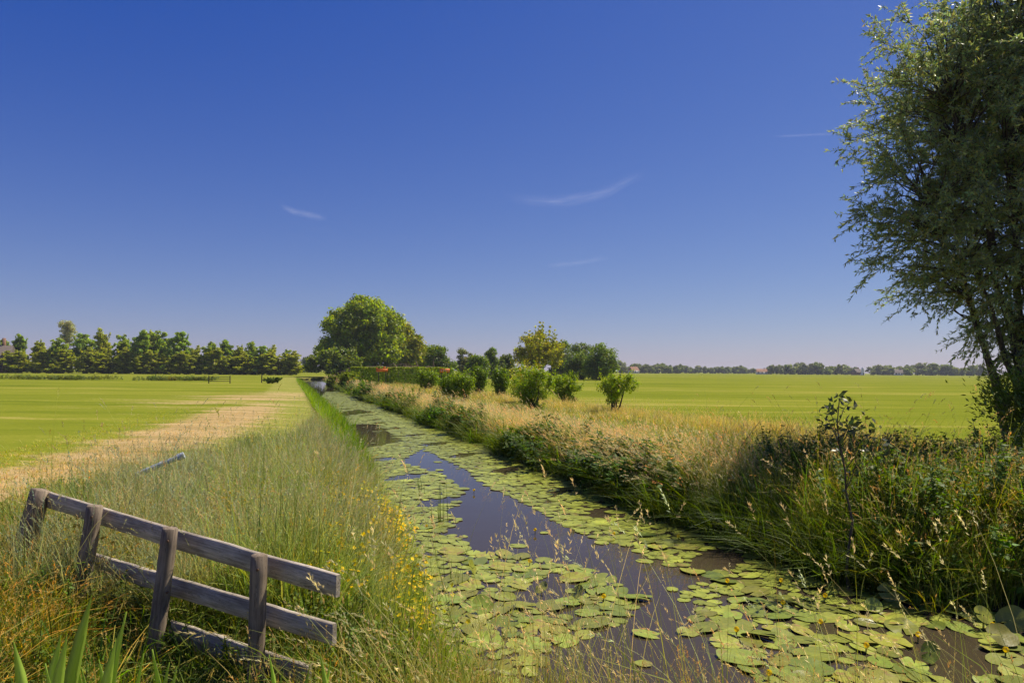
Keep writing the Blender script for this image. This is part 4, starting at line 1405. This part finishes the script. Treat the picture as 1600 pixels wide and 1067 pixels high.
T_net2 = [herb_tuft(8, .62, 210 + i, (.16, .205, .028), .07, .25, 44, .5) for i in range(4)]
n = 190
x = rg.uniform(5.5, 11.5, n); y = rg.uniform(9.0, 13.0, n)
scatter('leafy_scrub', T_net2, pts3(x, y), 'lighter green leafy scrub between the willow and the field', rg.uniform(.7, 1.1, n), tints(n, rg), 19)

# --- near bank under the camera: arching seed stalks
T_stalk = [blade_tuft(7, 1.0, .10, 220 + i, [(.42, .35, .14), (.32, .31, .09), (.22, .25, .06)], .006, (-.55, .35), .42, .8, (.66, .55, .30), 5, .0046, .15) for i in range(6)]
n = 66
x = np.concatenate([rg.uniform(-.7, 1.1, 46), rg.uniform(1.0, 2.6, 20)]); y = np.concatenate([rg.uniform(3.2, 4.4, 46), rg.uniform(3.1, 4.0, 20)])
scatter('seed_stalks', T_stalk, pts3(x, y), 'arching pale grass stalks with drooping seed heads along the bottom edge', rg.uniform(.75, 1.1, n), tints(n, rg), 20, rz=0)
n = 190
T_near = [blade_tuft(36, .46, .15, 230 + i, [(.40, .33, .1), (.28, .28, .07), (.17, .21, .03)], .007, (-.2, .1), .6, .2, (.5, .38, .18), 3, .004, .1) for i in range(3)]
x = rg.uniform(-1.5, 2.9, n); y = np.where(x < .6, rg.uniform(3.4, 4.75, n), rg.uniform(3.0, 4.1, n))
scatter('near_bank_grass', T_near, pts3(x, y), 'dry tangled grass on the nearest bank at the bottom', rg.uniform(.7, 1.1, n), tints(n, rg), 21)


# ------------------------------------------------------------------ single plants
def iris(px_list, d, label, seed):
    """px_list: (foot px, tip px, tip py, width m)"""
    r = np.random.default_rng(seed)
    x0 = np.mean([(p[0] - 800) / F * d for p in px_list])
    z0 = float(ground_z(np.array([x0]), np.array([d]))[0])
    root = empty('iris_plant', (x0, d, z0))
    for (fx, tx_, ty, w) in px_list:
        dd = d + r.uniform(-.12, .12)
        tip = np.array(at(tx_, ty, dd)); foot = np.array([(fx - 800) / F * dd, dd, z0 - .05])
        n = 8
        t = np.linspace(0, 1, n)
        c = foot + (tip - foot) * t[:, None]
        c[:, 0] += -.06 * np.sin(np.pi * t) * np.sign(tip[0] - foot[0]) * np.linalg.norm(tip - foot)
        ang = r.uniform(-.5, .5)
        sd = np.array([math.cos(ang), math.sin(ang), 0])
        nrm = np.array([-math.sin(ang), math.cos(ang), 0])
        wv = w * 1.25 * np.where(t < .62, 1, np.sqrt(np.maximum(1 - ((t - .62) / .38) ** 1.5, 0.0004)))
        V = np.stack([c - sd * wv[:, None] / 2, c + nrm * .004, c + sd * wv[:, None] / 2, c - nrm * .004], 1).reshape(-1, 3)
        f = []
        for i in range(n - 1):
            for a, b in ((0, 1), (1, 2), (2, 3), (3, 0)):
                f.append((4 * i + a, 4 * i + b, 4 * i + 4 + b, 4 * i + 4 + a))
        g = Geo(); col = np.array([.33, .46, .07]) * math.exp(r.normal(0, .16))
        g.add(V - np.array([x0, d, z0]), f, col)
        g.obj('leaf', M_PLANT, root, smooth=True)
    return tag(root, label, 'plant', 'iris plants along the bottom left edge')


iris([(36, 24, 1000, .036), (44, 30, 1030, .03), (88, 98, 992, .042), (105, 108, 990, .036), (112, 146, 928, .040), (124, 123, 1032, .034), (82, 74, 1036, .03)], 2.4, 'clump of upright iris leaves nearest the left corner, tallest blade in it', 1)
iris([(156, 196, 972, .044), (172, 184, 1000, .036), (192, 200, 955, .028), (133, 131, 1042, .028), (164, 158, 1030, .03)], 2.4, 'clump of sword-shaped iris leaves left of the third fence post', 2)
iris([(220, 228, 1020, .024), (246, 241, 1014, .036), (262, 268, 1034, .03), (272, 280, 1040, .026)], 2.5, 'short iris clump in front of the third fence post foot', 3)
iris([(425, 424, 1022, .020), (505, 503, 1018, .024), (486, 488, 1036, .020), (520, 521, 1028, .018), (440, 446, 1046, .018)], 2.9, 'thin iris blades below the right end of the fence', 4)


def sapling():
    r = np.random.default_rng(61)
    a = at(1328, 925, 7.6); root = empty('elder_sapling', a)
    O = np.array(a)
    gb, gl = Geo(), Geo()
    top = np.array(at(1312, 622, 7.6))
    main = curve_pts(O, top, 9, 0, .012, r)
    tube(gb, main, np.linspace(.017, .005, 9), (.1, .08, .06), 6)
    tips = [((1296, 640), .82), ((1330, 628), .9), ((1345, 655), .75), ((1292, 652), .72), ((1362, 672), .66), ((1372, 690), .6), ((1335, 660), .8), ((1302, 668), .68), ((1325, 668), .75), ((1350, 700), .62), ((1386, 700), .5)]
    ends = [(top, 14)]
    for (p, t) in tips:
        st = main[int(t * 8)]
        e = np.array(at(p[0], p[1], 7.6 + r.uniform(-.25, .25)))
        tube(gb, curve_pts(st, e, 5, .1, .03, r), np.linspace(.006, .0025, 5), (.1, .08, .06), 4, False)
        ends.append((e, 13)); ends.append(((e + st) / 2, 5))
    for k in (4, 5, 6, 7): ends.append((main[k], 6))
    for e, m in ends:
        pos = e + r.normal(0, .045, (m, 3))
        ax = unit(r.normal(0, 1, (m, 3)) + (0, 0, .4))
        ln = r.uniform(.05, .1, m)
        leaves(gl, pos, ax, unit(rand_dirs(m, r) + (0, 0, .6)), ln, ln * .48, jitter_col((.045, .06, .018), m, .25, r), -.05)
    for gg, nm, mt in ((gb, 'stem', M_BARK), (gl, 'crown', M_PLANT)):
        for q in range(len(gg.v)): gg.v[q] = gg.v[q] - O
        gg.obj(nm, mt, root)
    tag(root, 'thin dark sapling with sparse leaves rising from the right bank', 'sapling')


sapling()


def cane(pix, d, label, seed, spike=False):
    r = np.random.default_rng(seed)
    P = np.array([at(x_, y_, d) for x_, y_ in pix]); O = P[0].copy()
    root = empty('dead_stalk', O)
    g = Geo(); t = np.linspace(0, 1, 12); tt = np.linspace(0, 1, len(P))
    c = np.stack([np.interp(t, tt, P[:, k]) for k in range(3)], -1) - O
    tube(g, c, np.linspace(.009, .004, 12), (.1, .08, .06), 5); g.obj('stem', M_TWIG if not spike else M_BARK, root)
    g = Geo()
    m = 90 if spike else 22
    q = r.uniform(.55, 1, m)
    pos = np.stack([np.interp(q, t, c[:, k]) for k in range(3)], -1) + r.normal(0, .012 if spike else .02, (m, 3))
    ln = r.uniform(.02, .035, m) if spike else r.uniform(.03, .06, m)
    leaves(g, pos, rand_dirs(m, r), rand_dirs(m, r), ln, ln * .6, jitter_col((.05, .04, .02) if spike else (.17, .19, .03), m, .2, r))
    g.obj('seed_head' if spike else 'leaves', M_PLANT, root)
    tag(root, label, 'plant')


cane([(1120, 790), (1140, 740), (1160, 695), (1188, 658)], 11.5, 'arching reddish bare stalk in the tall grass left of the sapling', 71)
cane([(1390, 800), (1389, 740), (1388, 676)], 8.8, 'dark dried dock spike standing right of the sapling', 72, True)


# ------------------------------------------------------------------ water lilies
def pad_mat():
    m, N, L = new_mat('lily_pad')
    tc = N.new('ShaderNodeTexCoord')
    oi = N.new('ShaderNodeObjectInfo')
    at_ = N.new('ShaderNodeAttribute'); at_.attribute_name = 'col'
    n = noise_node(N, L, tc.outputs['Object'], 9, 5, .6)
    r = ramp(N, [(.3, (.72, .78, .6)), (.55, (1, 1, 1)), (.78, (1.25, 1.12, 1.0))])
    L.new(n.outputs[0], r.inputs[0])
    c = mixc(N, L, 1.0, at_.outputs['Color'], r.outputs[0], 'MULTIPLY')
    hs = N.new('ShaderNodeHueSaturation')
    v = math_node(N, L, 'MULTIPLY_ADD', oi.outputs['Random'], .75, .55)
    L.new(v, hs.inputs['Value'])
    hh = math_node(N, L, 'MULTIPLY_ADD', math_node(N, L, 'FRACT', math_node(N, L, 'MULTIPLY', oi.outputs['Random'], 17.3)), .06, .462)
    nb_ = noise_node(N, L, tc.outputs['Object'], 3.1, 3, .6)
    br = N.new('ShaderNodeMapRange'); br.inputs['From Min'].default_value = .60; br.inputs['From Max'].default_value = .70
    L.new(math_node(N, L, 'ADD', nb_.outputs[0], math_node(N, L, 'MULTIPLY_ADD', oi.outputs['Random'], .16, -.08)), br.inputs['Value'])
    c = mixc(N, L, math_node(N, L, 'MULTIPLY', br.outputs[0], .7), c, (.26, .17, .05))
    L.new(hh, hs.inputs['Hue']); L.new(c, hs.inputs['Color'])
    p = N.new('ShaderNodeBsdfPrincipled'); p.inputs['Roughness'].default_value = .38; p.inputs['Specular IOR Level'].default_value = .4
    L.new(hs.outputs[0], p.inputs['Base Color'])
    b = N.new('ShaderNodeBump'); b.inputs['Strength'].default_value = .25; b.inputs['Distance'].default_value = .01
    L.new(n.outputs[0], b.inputs['Height']); L.new(b.outputs[0], p.inputs['Normal'])
    o = N.new('ShaderNodeOutputMaterial'); L.new(p.outputs[0], o.inputs[0])
    return m


M_PAD = pad_mat()
PADC = np.array([.262, .300, .036])


def pad_geo(seed, rings=3, seg=20, wav=.010, curl=0.0):
    """oval leaf with a slit at the stalk, unit length 1, lying in the xy plane"""
    r = np.random.default_rng(seed)
    g = Geo()
    an = np.linspace(.16, 2 * np.pi - .16, seg)
    rad = .5 * (1 - .10 * np.cos(an) + .02 * r.normal(size=seg))
    rad[0] *= .97; rad[-1] *= .97
    V = [(-.0, 0, .0)]
    ph = r.random(3) * 6.28
    for k in range(1, rings + 1):
        q = k / rings
        for j in range(seg):
            xx = -math.cos(an[j]) * rad[j] * q * 1.12
            yy = math.sin(an[j]) * rad[j] * q * .90
            zz = wav * q * q * (math.sin(3 * an[j] + ph[0]) + .7 * math.sin(5 * an[j] + ph[1])) + .012 + curl * max(0, abs(yy) - .2) ** 1.5 * (1 if yy > 0 else .15)
            V.append((xx, yy, zz))
    f3 = [(0, 1 + j, 2 + j) for j in range(seg - 1)]
    f4 = []
    for k in range(rings - 1):
        for j in range(seg - 1):
            a = 1 + k * seg + j
            f4.append((a, a + seg, a + seg + 1, a + 1))
    V = np.array(V)
    # veins and margin tones
    vein = (np.arange(len(V)) % 2)[:, None] * .10
    col = PADC[None] * (1 - vein) * np.ones((len(V), 1))
    col[0] = PADC * 1.25
    g.f3.append(np.array(f3)); 
    if f4: g.f4.append(np.array(f4))
    g.v.append(V); g.c.append(col); g.n = len(V)
    return g


def in_poly(px, py, poly):
    inside = np.zeros(len(px), bool)
    n = len(poly)
    for i in range(n):
        (ax, ay), (bx, by) = poly[i], poly[(i + 1) % n]
        if ay != by:
            inside ^= ((ay > py) != (by > py)) & (px < (bx - ax) * (py - ay) / (by - ay) + ax)
    return inside


def to_px(x, y, z=0.0):
    px = 800 + x / y * F
    return px, hor(px) + F * (CAMZ - z) / y


# open water, outlined on the plane of the water
OPEN = [
    [(660, 700), (625, 722), (690, 740), (722, 765), (715, 790), (690, 800), (720, 812), (700, 830), (735, 850), (720, 862), (800, 866), (885, 880), (965, 905), (1005, 935), (985, 965), (910, 998), (862, 1010), (830, 1067), (800, 1110), (1180, 1110),
     (1160, 1062), (1135, 1010), (1100, 985), (1080, 945), (1060, 925), (1120, 905), (1040, 880), (980, 852), (905, 832), (850, 802), (800, 775), (770, 762), (745, 742), (700, 718)],
    [(505, 692), (530, 664), (590, 662), (612, 676), (632, 690), (580, 700)],
    [(515, 646), (560, 640), (590, 644), (540, 650)],
    [(460, 588), (478, 588), (520, 600), (510, 612), (500, 624), (485, 626), (470, 606)],
    [(1290, 965), (1330, 985), (1300, 1000), (1255, 982)],
    [(860, 955), (900, 945), (905, 962), (870, 968)],
]
rl = np.random.default_rng(88)
cand = []
def try_pads(n, y0, y1, p, s0, s1, gap, maxn, avoid_r=1.0):
    """dart-throwing of pads on the water"""
    out = []
    ys = rz_of(y0, y1, n, rl, p)
    lo = np.where(ys < 4.7, .2, edge_l(ys)); hi = np.where(ys < 6.6, np.interp(ys, [4, 6.6], [7.0, 6.0]), edge_r(ys))
    xs = lo + (hi - lo) * rl.random(n)
    dd = ditch_dist(xs, ys)
    px, py = to_px(xs, ys)
    bad = dd > -.10
    bad |= (np.sin(xs * 2.3 + ys * .9) + np.sin(ys * 1.9 - xs * 1.1 + 1) + np.sin(xs * 4.1 - ys * 2.7 + 2) * .7) > 1.25 + .5 * rl.random(n)
    for poly in OPEN:
        bad |= in_poly(px, py, poly)
    sz = s0 + (s1 - s0) * rl.random(n) ** 1.3
    grid = {}
    cell = s1
    for i in np.where(~bad)[0]:
        cx, cy = int(xs[i] // cell), int(ys[i] // cell)
        okk = True
        for a in (-1, 0, 1):
            for b in (-1, 0, 1):
                for (qx, qy, qs) in grid.get((cx + a, cy + b), ()):
                    if (qx - xs[i]) ** 2 + (qy - ys[i]) ** 2 < (gap * .5 * (qs + sz[i])) ** 2:
                        okk = False
        if okk:
            grid.setdefault((cx, cy), []).append((xs[i], ys[i], sz[i]))
            out.append((xs[i], ys[i], sz[i]))
            if len(out) >= maxn: break
    return out


pads = try_pads(30000, 5.05, 24, .6, .13, .38, .64, 5000)
OPEN_ALL, OPEN = OPEN, []
stray = [q for q in try_pads(420, 5.4, 30, .6, .14, .27, 1.25, 70)]
OPEN = OPEN_ALL
under = try_pads(3000, 4.0, 5.0, .6, .2, .32, .8, 200)
stray = [q for q in stray if all((q[0] - p_[0]) ** 2 + (q[1] - p_[1]) ** 2 > (.4 * (q[2] + p_[2])) ** 2 for p_ in pads)]
pads += stray
pads.sort(key=lambda q: -q[2] / q[1] ** 1.5)
near_pads, rest = pads[:290], pads[290:]
pad_var = [pad_geo(700 + i, 3, 22, .010 + .006 * (i % 3), (0, .15, .55, 0, .3, .08)[i % 6]).mesh('lily_pad', M_PAD, True) for i in range(8)]




FL = [(946, 932, 'right edge of the left raft'), (742, 766, 'middle of the channel upstream'), (1139, 908, 'shaded water near mid picture'), (1223, 907, 'shaded water beside the dark bank'),
      (1226, 942, 'centre of the shaded pads'), (1292, 931, 'shaded pads below the sapling'), (1420, 927, 'foot of the dark bank under nettles'), (1154, 984, 'left end of the lower right raft'), (1285, 972, 'gap among the lower right pads'),
      (1357, 1009, 'middle of the lower right raft'), (1438, 992, 'lower right raft near the folded leaf'), (1554, 977, 'glossy tilted leaf by the right edge'), (1575, 1016, 'lower right corner'), (1205, 1052, 'bottom edge among dry stalks'), (830, 877, 'top of the left raft'),
      (838, 828, 'right raft edge upstream of the wide water'), (1062, 838, 'foot of the right bank'), (961, 834, 'upstream raft near the right bank')]


def pad_label(x, y, s):
    px, py = to_px(x, y)
    size = 'large' if s > .29 else ('small' if s < .2 else 'middle-sized')
    if px < 1010 and py > 855:
        w = 'outer open-water rim' if px > 930 else ('top rim' if py < 885 else ('grassy bank side' if px < 760 else 'middle'))
        return f'{size} lily pad on the {w} of the sunlit left raft', 'lily pads of the raft by the left bank'
    if py > 955:
        w = 'bottom edge below the dry stalks' if py > 1035 else ('left tip by the open channel' if px < 1200 else ('far right side by the raised leaves' if px > 1470 else ('shade line of the bank' if py < 985 else 'middle')))
        return f'{size} lily pad in the lower right raft, {w}', 'lily pads of the lower right raft'
    if px > 1000 and py > 860:
        w = 'near the open channel' if px < 1150 else ('below the sapling' if px < 1350 else 'below the nettles')
        return f'{size} lily pad in bank shade, {w}', 'lily pads in the shade of the right bank'
    if px < 790: return f'{size} lily pad left of the channel, upstream of the yellow flowers', 'lily pads along the left bank'
    return f'{size} lily pad right of the channel in the upstream raft', 'lily pads of the upstream raft'


pad_objs = []
for i, (x, y, s) in enumerate(near_pads):
    o = link('lily_pad', pad_var[i % 8])
    o.location = (x, y, .004 + .012 * rl.random())
    o.rotation_euler = (rl.normal(0, .055), rl.normal(0, .055), rl.uniform(0, 6.28))
    o.scale = (s, s * rl.uniform(.85, 1.05), s)
    lab, grp = pad_label(x, y, s)
    tag(o, lab, 'lily pad', grp)
    pad_objs.append(o)
# the pad next to each yellow lily flower is told apart by that flower
for px, py, w in FL:
    fx, fy = ground_at(px, py, 0.0)
    free = [o for o in pad_objs if 'by the yellow flower' not in o['label']]
    o = min(free, key=lambda q: (q.location.x - fx) ** 2 + (q.location.y - fy) ** 2)
    if (o.location.x - fx) ** 2 + (o.location.y - fy) ** 2 < .09:
        o['label'] = 'lily pad by the yellow flower at the ' + w

g = Geo()
far_pads = rest + under + try_pads(30000, 24, 72, .5, .22, .55, .60, 4200)
base_g = [pad_geo(800 + i, 1, 11, .01) for i in range(5)]
for i, (x, y, s) in enumerate(far_pads):
    b = base_g[i % 5]
    a = rl.uniform(0, 6.28); ca, sa = math.cos(a), math.sin(a)
    v = b.v[0] * s
    v = np.stack([v[:, 0] * ca - v[:, 1] * sa + x, v[:, 0] * sa + v[:, 1] * ca + y, v[:, 2] + .003 + .008 * rl.random()], -1)
    g.add(v, b.f3[0], b.c[0] * math.exp(rl.normal(0, .16)))
o = g.obj('floating_leaves', M_PAD)
tag(o, 'carpet of small floating lily leaves farther up the ditch', None, kind='stuff')

# raised and folded pads
def raised(px, py, s, rx, ry, rz_, lab, lift=.1):
    x, d_ = ground_at(px, py, lift)
    root = empty('raised_lily_pad', (x, d_, 0))
    me = pad_geo(int(px), 3, 22, .02, .5).mesh('blade', M_PAD, True)
    b = link('blade', me, root); b.location = (0, 0, lift); b.rotation_euler = (rx, ry, rz_); b.scale = (s, s, s)
    g_ = Geo(); tube(g_, [(0, 0, -.2), (0.01, 0, lift)], .006, (.12, .17, .03), 6); g_.obj('stalk', M_PLANT, root)
    tag(root, lab, 'lily pad')


raised(1455, 1018, .20, R(75), 0, R(20), 'folded dark lily leaf standing upright near the lower right corner', .10)
raised(1538, 960, .19, R(50), R(10), R(15), 'small lily leaf raised above the water at the right bank foot', .14)
raised(1583, 968, .25, R(58), R(-25), R(-10), 'large glossy lily leaf tilted up at the right picture edge', .2)
raised(1567, 992, .25, R(35), R(5), R(5), 'wide lily leaf tilted toward the viewer below the glossy one', .10)
raised(1393, 925, .24, R(55), 0, R(-10), 'dark raised lily leaf in shade under the nettles', .10)
raised(1367, 945, .17, R(50), R(10), 0, 'small round raised lily leaf left of the dark shaded one', .06)
raised(740, 886, .20, R(60), R(20), R(70), 'bright lily leaf curled upright in the raft by the yellow flowers', .07)
raised(848, 917, .18, R(40), 0, R(-70), 'yellow green folded leaf in the centre of the left raft', .06)
raised(903, 925, .19, R(50), R(-15), R(-60), 'half raised lily leaf at the right side of the left raft', .05)
raised(755, 945, .22, R(58), R(10), R(30), 'large lily leaf standing up at the foot of the left bank', .08)

# yellow lily flowers
M_FLOWER = leaf_mat('lily_flower', trans=.2, rough=.4)
def lily_flower(px, py, lab, s=.035):
    x, d_ = ground_at(px, py, .06)
    root = empty('water_lily_flower', (x, d_, 0))
    g_ = Geo(); tube(g_, [(0, 0, -.2), (0, .005, .05)], .006, (.12, .16, .03), 6); g_.obj('stalk', M_PLANT, root)
    g_ = Geo()
    m = 5; seg = 5
    for k in range(m):
        a = k * 2 * math.pi / m
        V, f = [], []
        for i in range(4):
            t = i / 3
            rr = s * .55 * math.sin(math.pi * (.12 + .70 * t)) + .002
            z = .045 + s * 1.05 * t
            for j in range(3):
                b = a + (j - 1) * .62
                V.append((math.cos(b) * rr, math.sin(b) * rr, z))
        for i in range(3):
            for j in range(2):
                q = i * 3 + j
                f.append((q, q + 1, q + 4, q + 3))
        g_.add(V, f, np.array([.88, .66, .015]) * (1 + .05 * (k % 2)))
    g_.obj('petals', M_FLOWER, root, smooth=True)
    g_ = Geo(); tube(g_, [(0, 0, .045), (0, 0, .06), (0, 0, .068)], [s * .3, s * .28, s * .1], (.6, .5, .03), 8); g_.obj('centre', M_FLOWER, root)
    tag(root, lab, 'flower', 'yellow water lily flowers')


for px, py, w in FL:
    lily_flower(px, py, 'small yellow water lily flower at the ' + w, .042)

# reed shoots standing in the water on the left
def water_reed(px, py, top, lab, seed, n=9):
    r = np.random.default_rng(seed)
    x, d_ = ground_at(px, py, 0)
    root = empty('water_reed', (x, d_, 0))
    H = (py - top) / F * d_
    for k in range(n):
        b = np.array([r.normal(0, .05), r.normal(0, .05), -.1])
        e = b + np.array([r.normal(-.03, .09) * H, r.normal(0, .09) * H, .1 + H * r.uniform(.45, 1)])
        g_ = Geo()
        t = np.linspace(0, 1, 5)[:, None]
        c = b + (e - b) * t
        w = .009 * (1 - t ** 2 * .9)
        sd = np.array([1.0, 0, 0])
        V = np.stack([c - sd * w / 2, c + sd * w / 2], 1).reshape(-1, 3)
        g_.add(V, [(2 * i, 2 * i + 1, 2 * i + 3, 2 * i + 2) for i in range(4)], np.array([.09, .14, .02]) * math.exp(r.normal(0, .2)))
        g_.obj('leaf', M_PLANT, root)
    tag(root, lab, 'reed')


water_reed(692, 815, 742, 'slim dark reed tuft standing alone in the left half of the water', 1)
water_reed(590, 752, 712, 'dark reed tuft by the left bank upstream', 2)
water_reed(712, 905, 860, 'reed blades at the upper left of the sunlit raft', 3, 6)
water_reed(660, 770, 735, 'thin reeds between pads left of the channel', 4, 6)

# ------------------------------------------------------------------ thin cirrus, far sheets high in the air
def cirrus_mat():
    m, N, L = new_mat('cirrus')
    at_ = N.new('ShaderNodeAttribute'); at_.attribute_name = 'col'
    sp = N.new('ShaderNodeSeparateColor'); L.new(at_.outputs['Color'], sp.inputs[0])
    cx = N.new('ShaderNodeCombineXYZ'); L.new(math_node(N, L, 'MULTIPLY', sp.outputs[1], 2.2), cx.inputs[0]); L.new(math_node(N, L, 'MULTIPLY', sp.outputs[2], 7.0), cx.inputs[1])
    n = noise_node(N, L, cx.outputs[0], 1.6, 5, .6, .4)
    mr = N.new('ShaderNodeMapRange'); mr.inputs['From Min'].default_value = .32; mr.inputs['From Max'].default_value = .72
    L.new(n.outputs[0], mr.inputs['Value'])
    a = math_node(N, L, 'MULTIPLY', mr.outputs[0], sp.outputs[0])
    d1 = N.new('ShaderNodeBsdfTranslucent'); d1.inputs[0].default_value = (.95, .95, .95, 1)
    tr = N.new('ShaderNodeBsdfTransparent')
    ms = N.new('ShaderNodeMixShader'); L.new(a, ms.inputs[0]); L.new(tr.outputs[0], ms.inputs[1]); L.new(d1.outputs[0], ms.inputs[2])
    o = N.new('ShaderNodeOutputMaterial'); L.new(ms.outputs[0], o.inputs[0])
    return m


M_CIRRUS = cirrus_mat()
def cirrus(line, halfw, amt, lab, z=2200.0):
    line = np.array(line, float); n = 26; mm = 9
    t = np.linspace(0, 1, n); tl = np.linspace(0, 1, len(line))
    px = np.interp(t, tl, line[:, 0]); py = np.interp(t, tl, line[:, 1])
    py = np.convolve(np.pad(py, 3, 'edge'), np.ones(7) / 7, 'valid')
    V, C = [], []
    for i in range(n):
        for j in range(mm):
            q = j / (mm - 1) * 2 - 1
            yy = py[i] + q * halfw
            x, d_ = ground_at(px[i], yy, z)
            V.append((x, d_, z))
            C.append((amt * (1 - abs(q)) ** 1.3 * min(1, 4 * t[i]) * min(1, 3 * (1 - t[i])), t[i] * 2 + line[0, 0] * .01, q * .5 + .5))
    f = [(i * mm + j, i * mm + j + 1, (i + 1) * mm + j + 1, (i + 1) * mm + j) for i in range(n - 1) for j in range(mm - 1)]
    g_ = Geo(); g_.add(V, f, np.array(C)); o_ = g_.obj('cirrus_clouds', M_CIRRUS)
    tag(o_, lab, None, kind='stuff')


cirrus([(790, 307), (850, 318), (900, 312), (950, 300), (975, 284), (1012, 268)], 12, .095, 'long thin curved cirrus streak above the fields')
cirrus([(436, 322), (455, 330), (490, 338), (510, 342)], 7, .12, 'small cirrus wisp high above the left tree belt')
cirrus([(850, 416), (900, 411), (955, 402)], 5, .07, 'faint short cirrus streak below the long one')
cirrus([(1200, 214), (1260, 211), (1330, 208)], 3, .08, 'faint thin cirrus line beside the willow')


# ------------------------------------------------------------------ the air: thin even haze over the whole plain
gx_ = [v.co for v in ground.data.vertices]
xs_ = [c.x for c in gx_]; ys_ = [c.y for c in gx_]
g = Geo(); box(g, ((min(xs_) + max(xs_)) / 2, (min(ys_) + max(ys_)) / 2, -1.6), (max(xs_) - min(xs_) + 20, max(ys_) - min(ys_) + 20, 25.0))
m_, N_, L_ = new_mat('hazy_air')
v_ = N_.new('ShaderNodeVolumePrincipled')
v_.inputs['Color'].default_value = (.86, .9, 1, 1)
v_.inputs['Density'].default_value = 0.0002
v_.inputs['Anisotropy'].default_value = 0.2
o_ = N_.new('ShaderNodeOutputMaterial'); L_.new(v_.outputs[0], o_.inputs['Volume'])
tag(g.obj('haze', m_), 'thin bluish summer haze over the plain', None, kind='stuff')
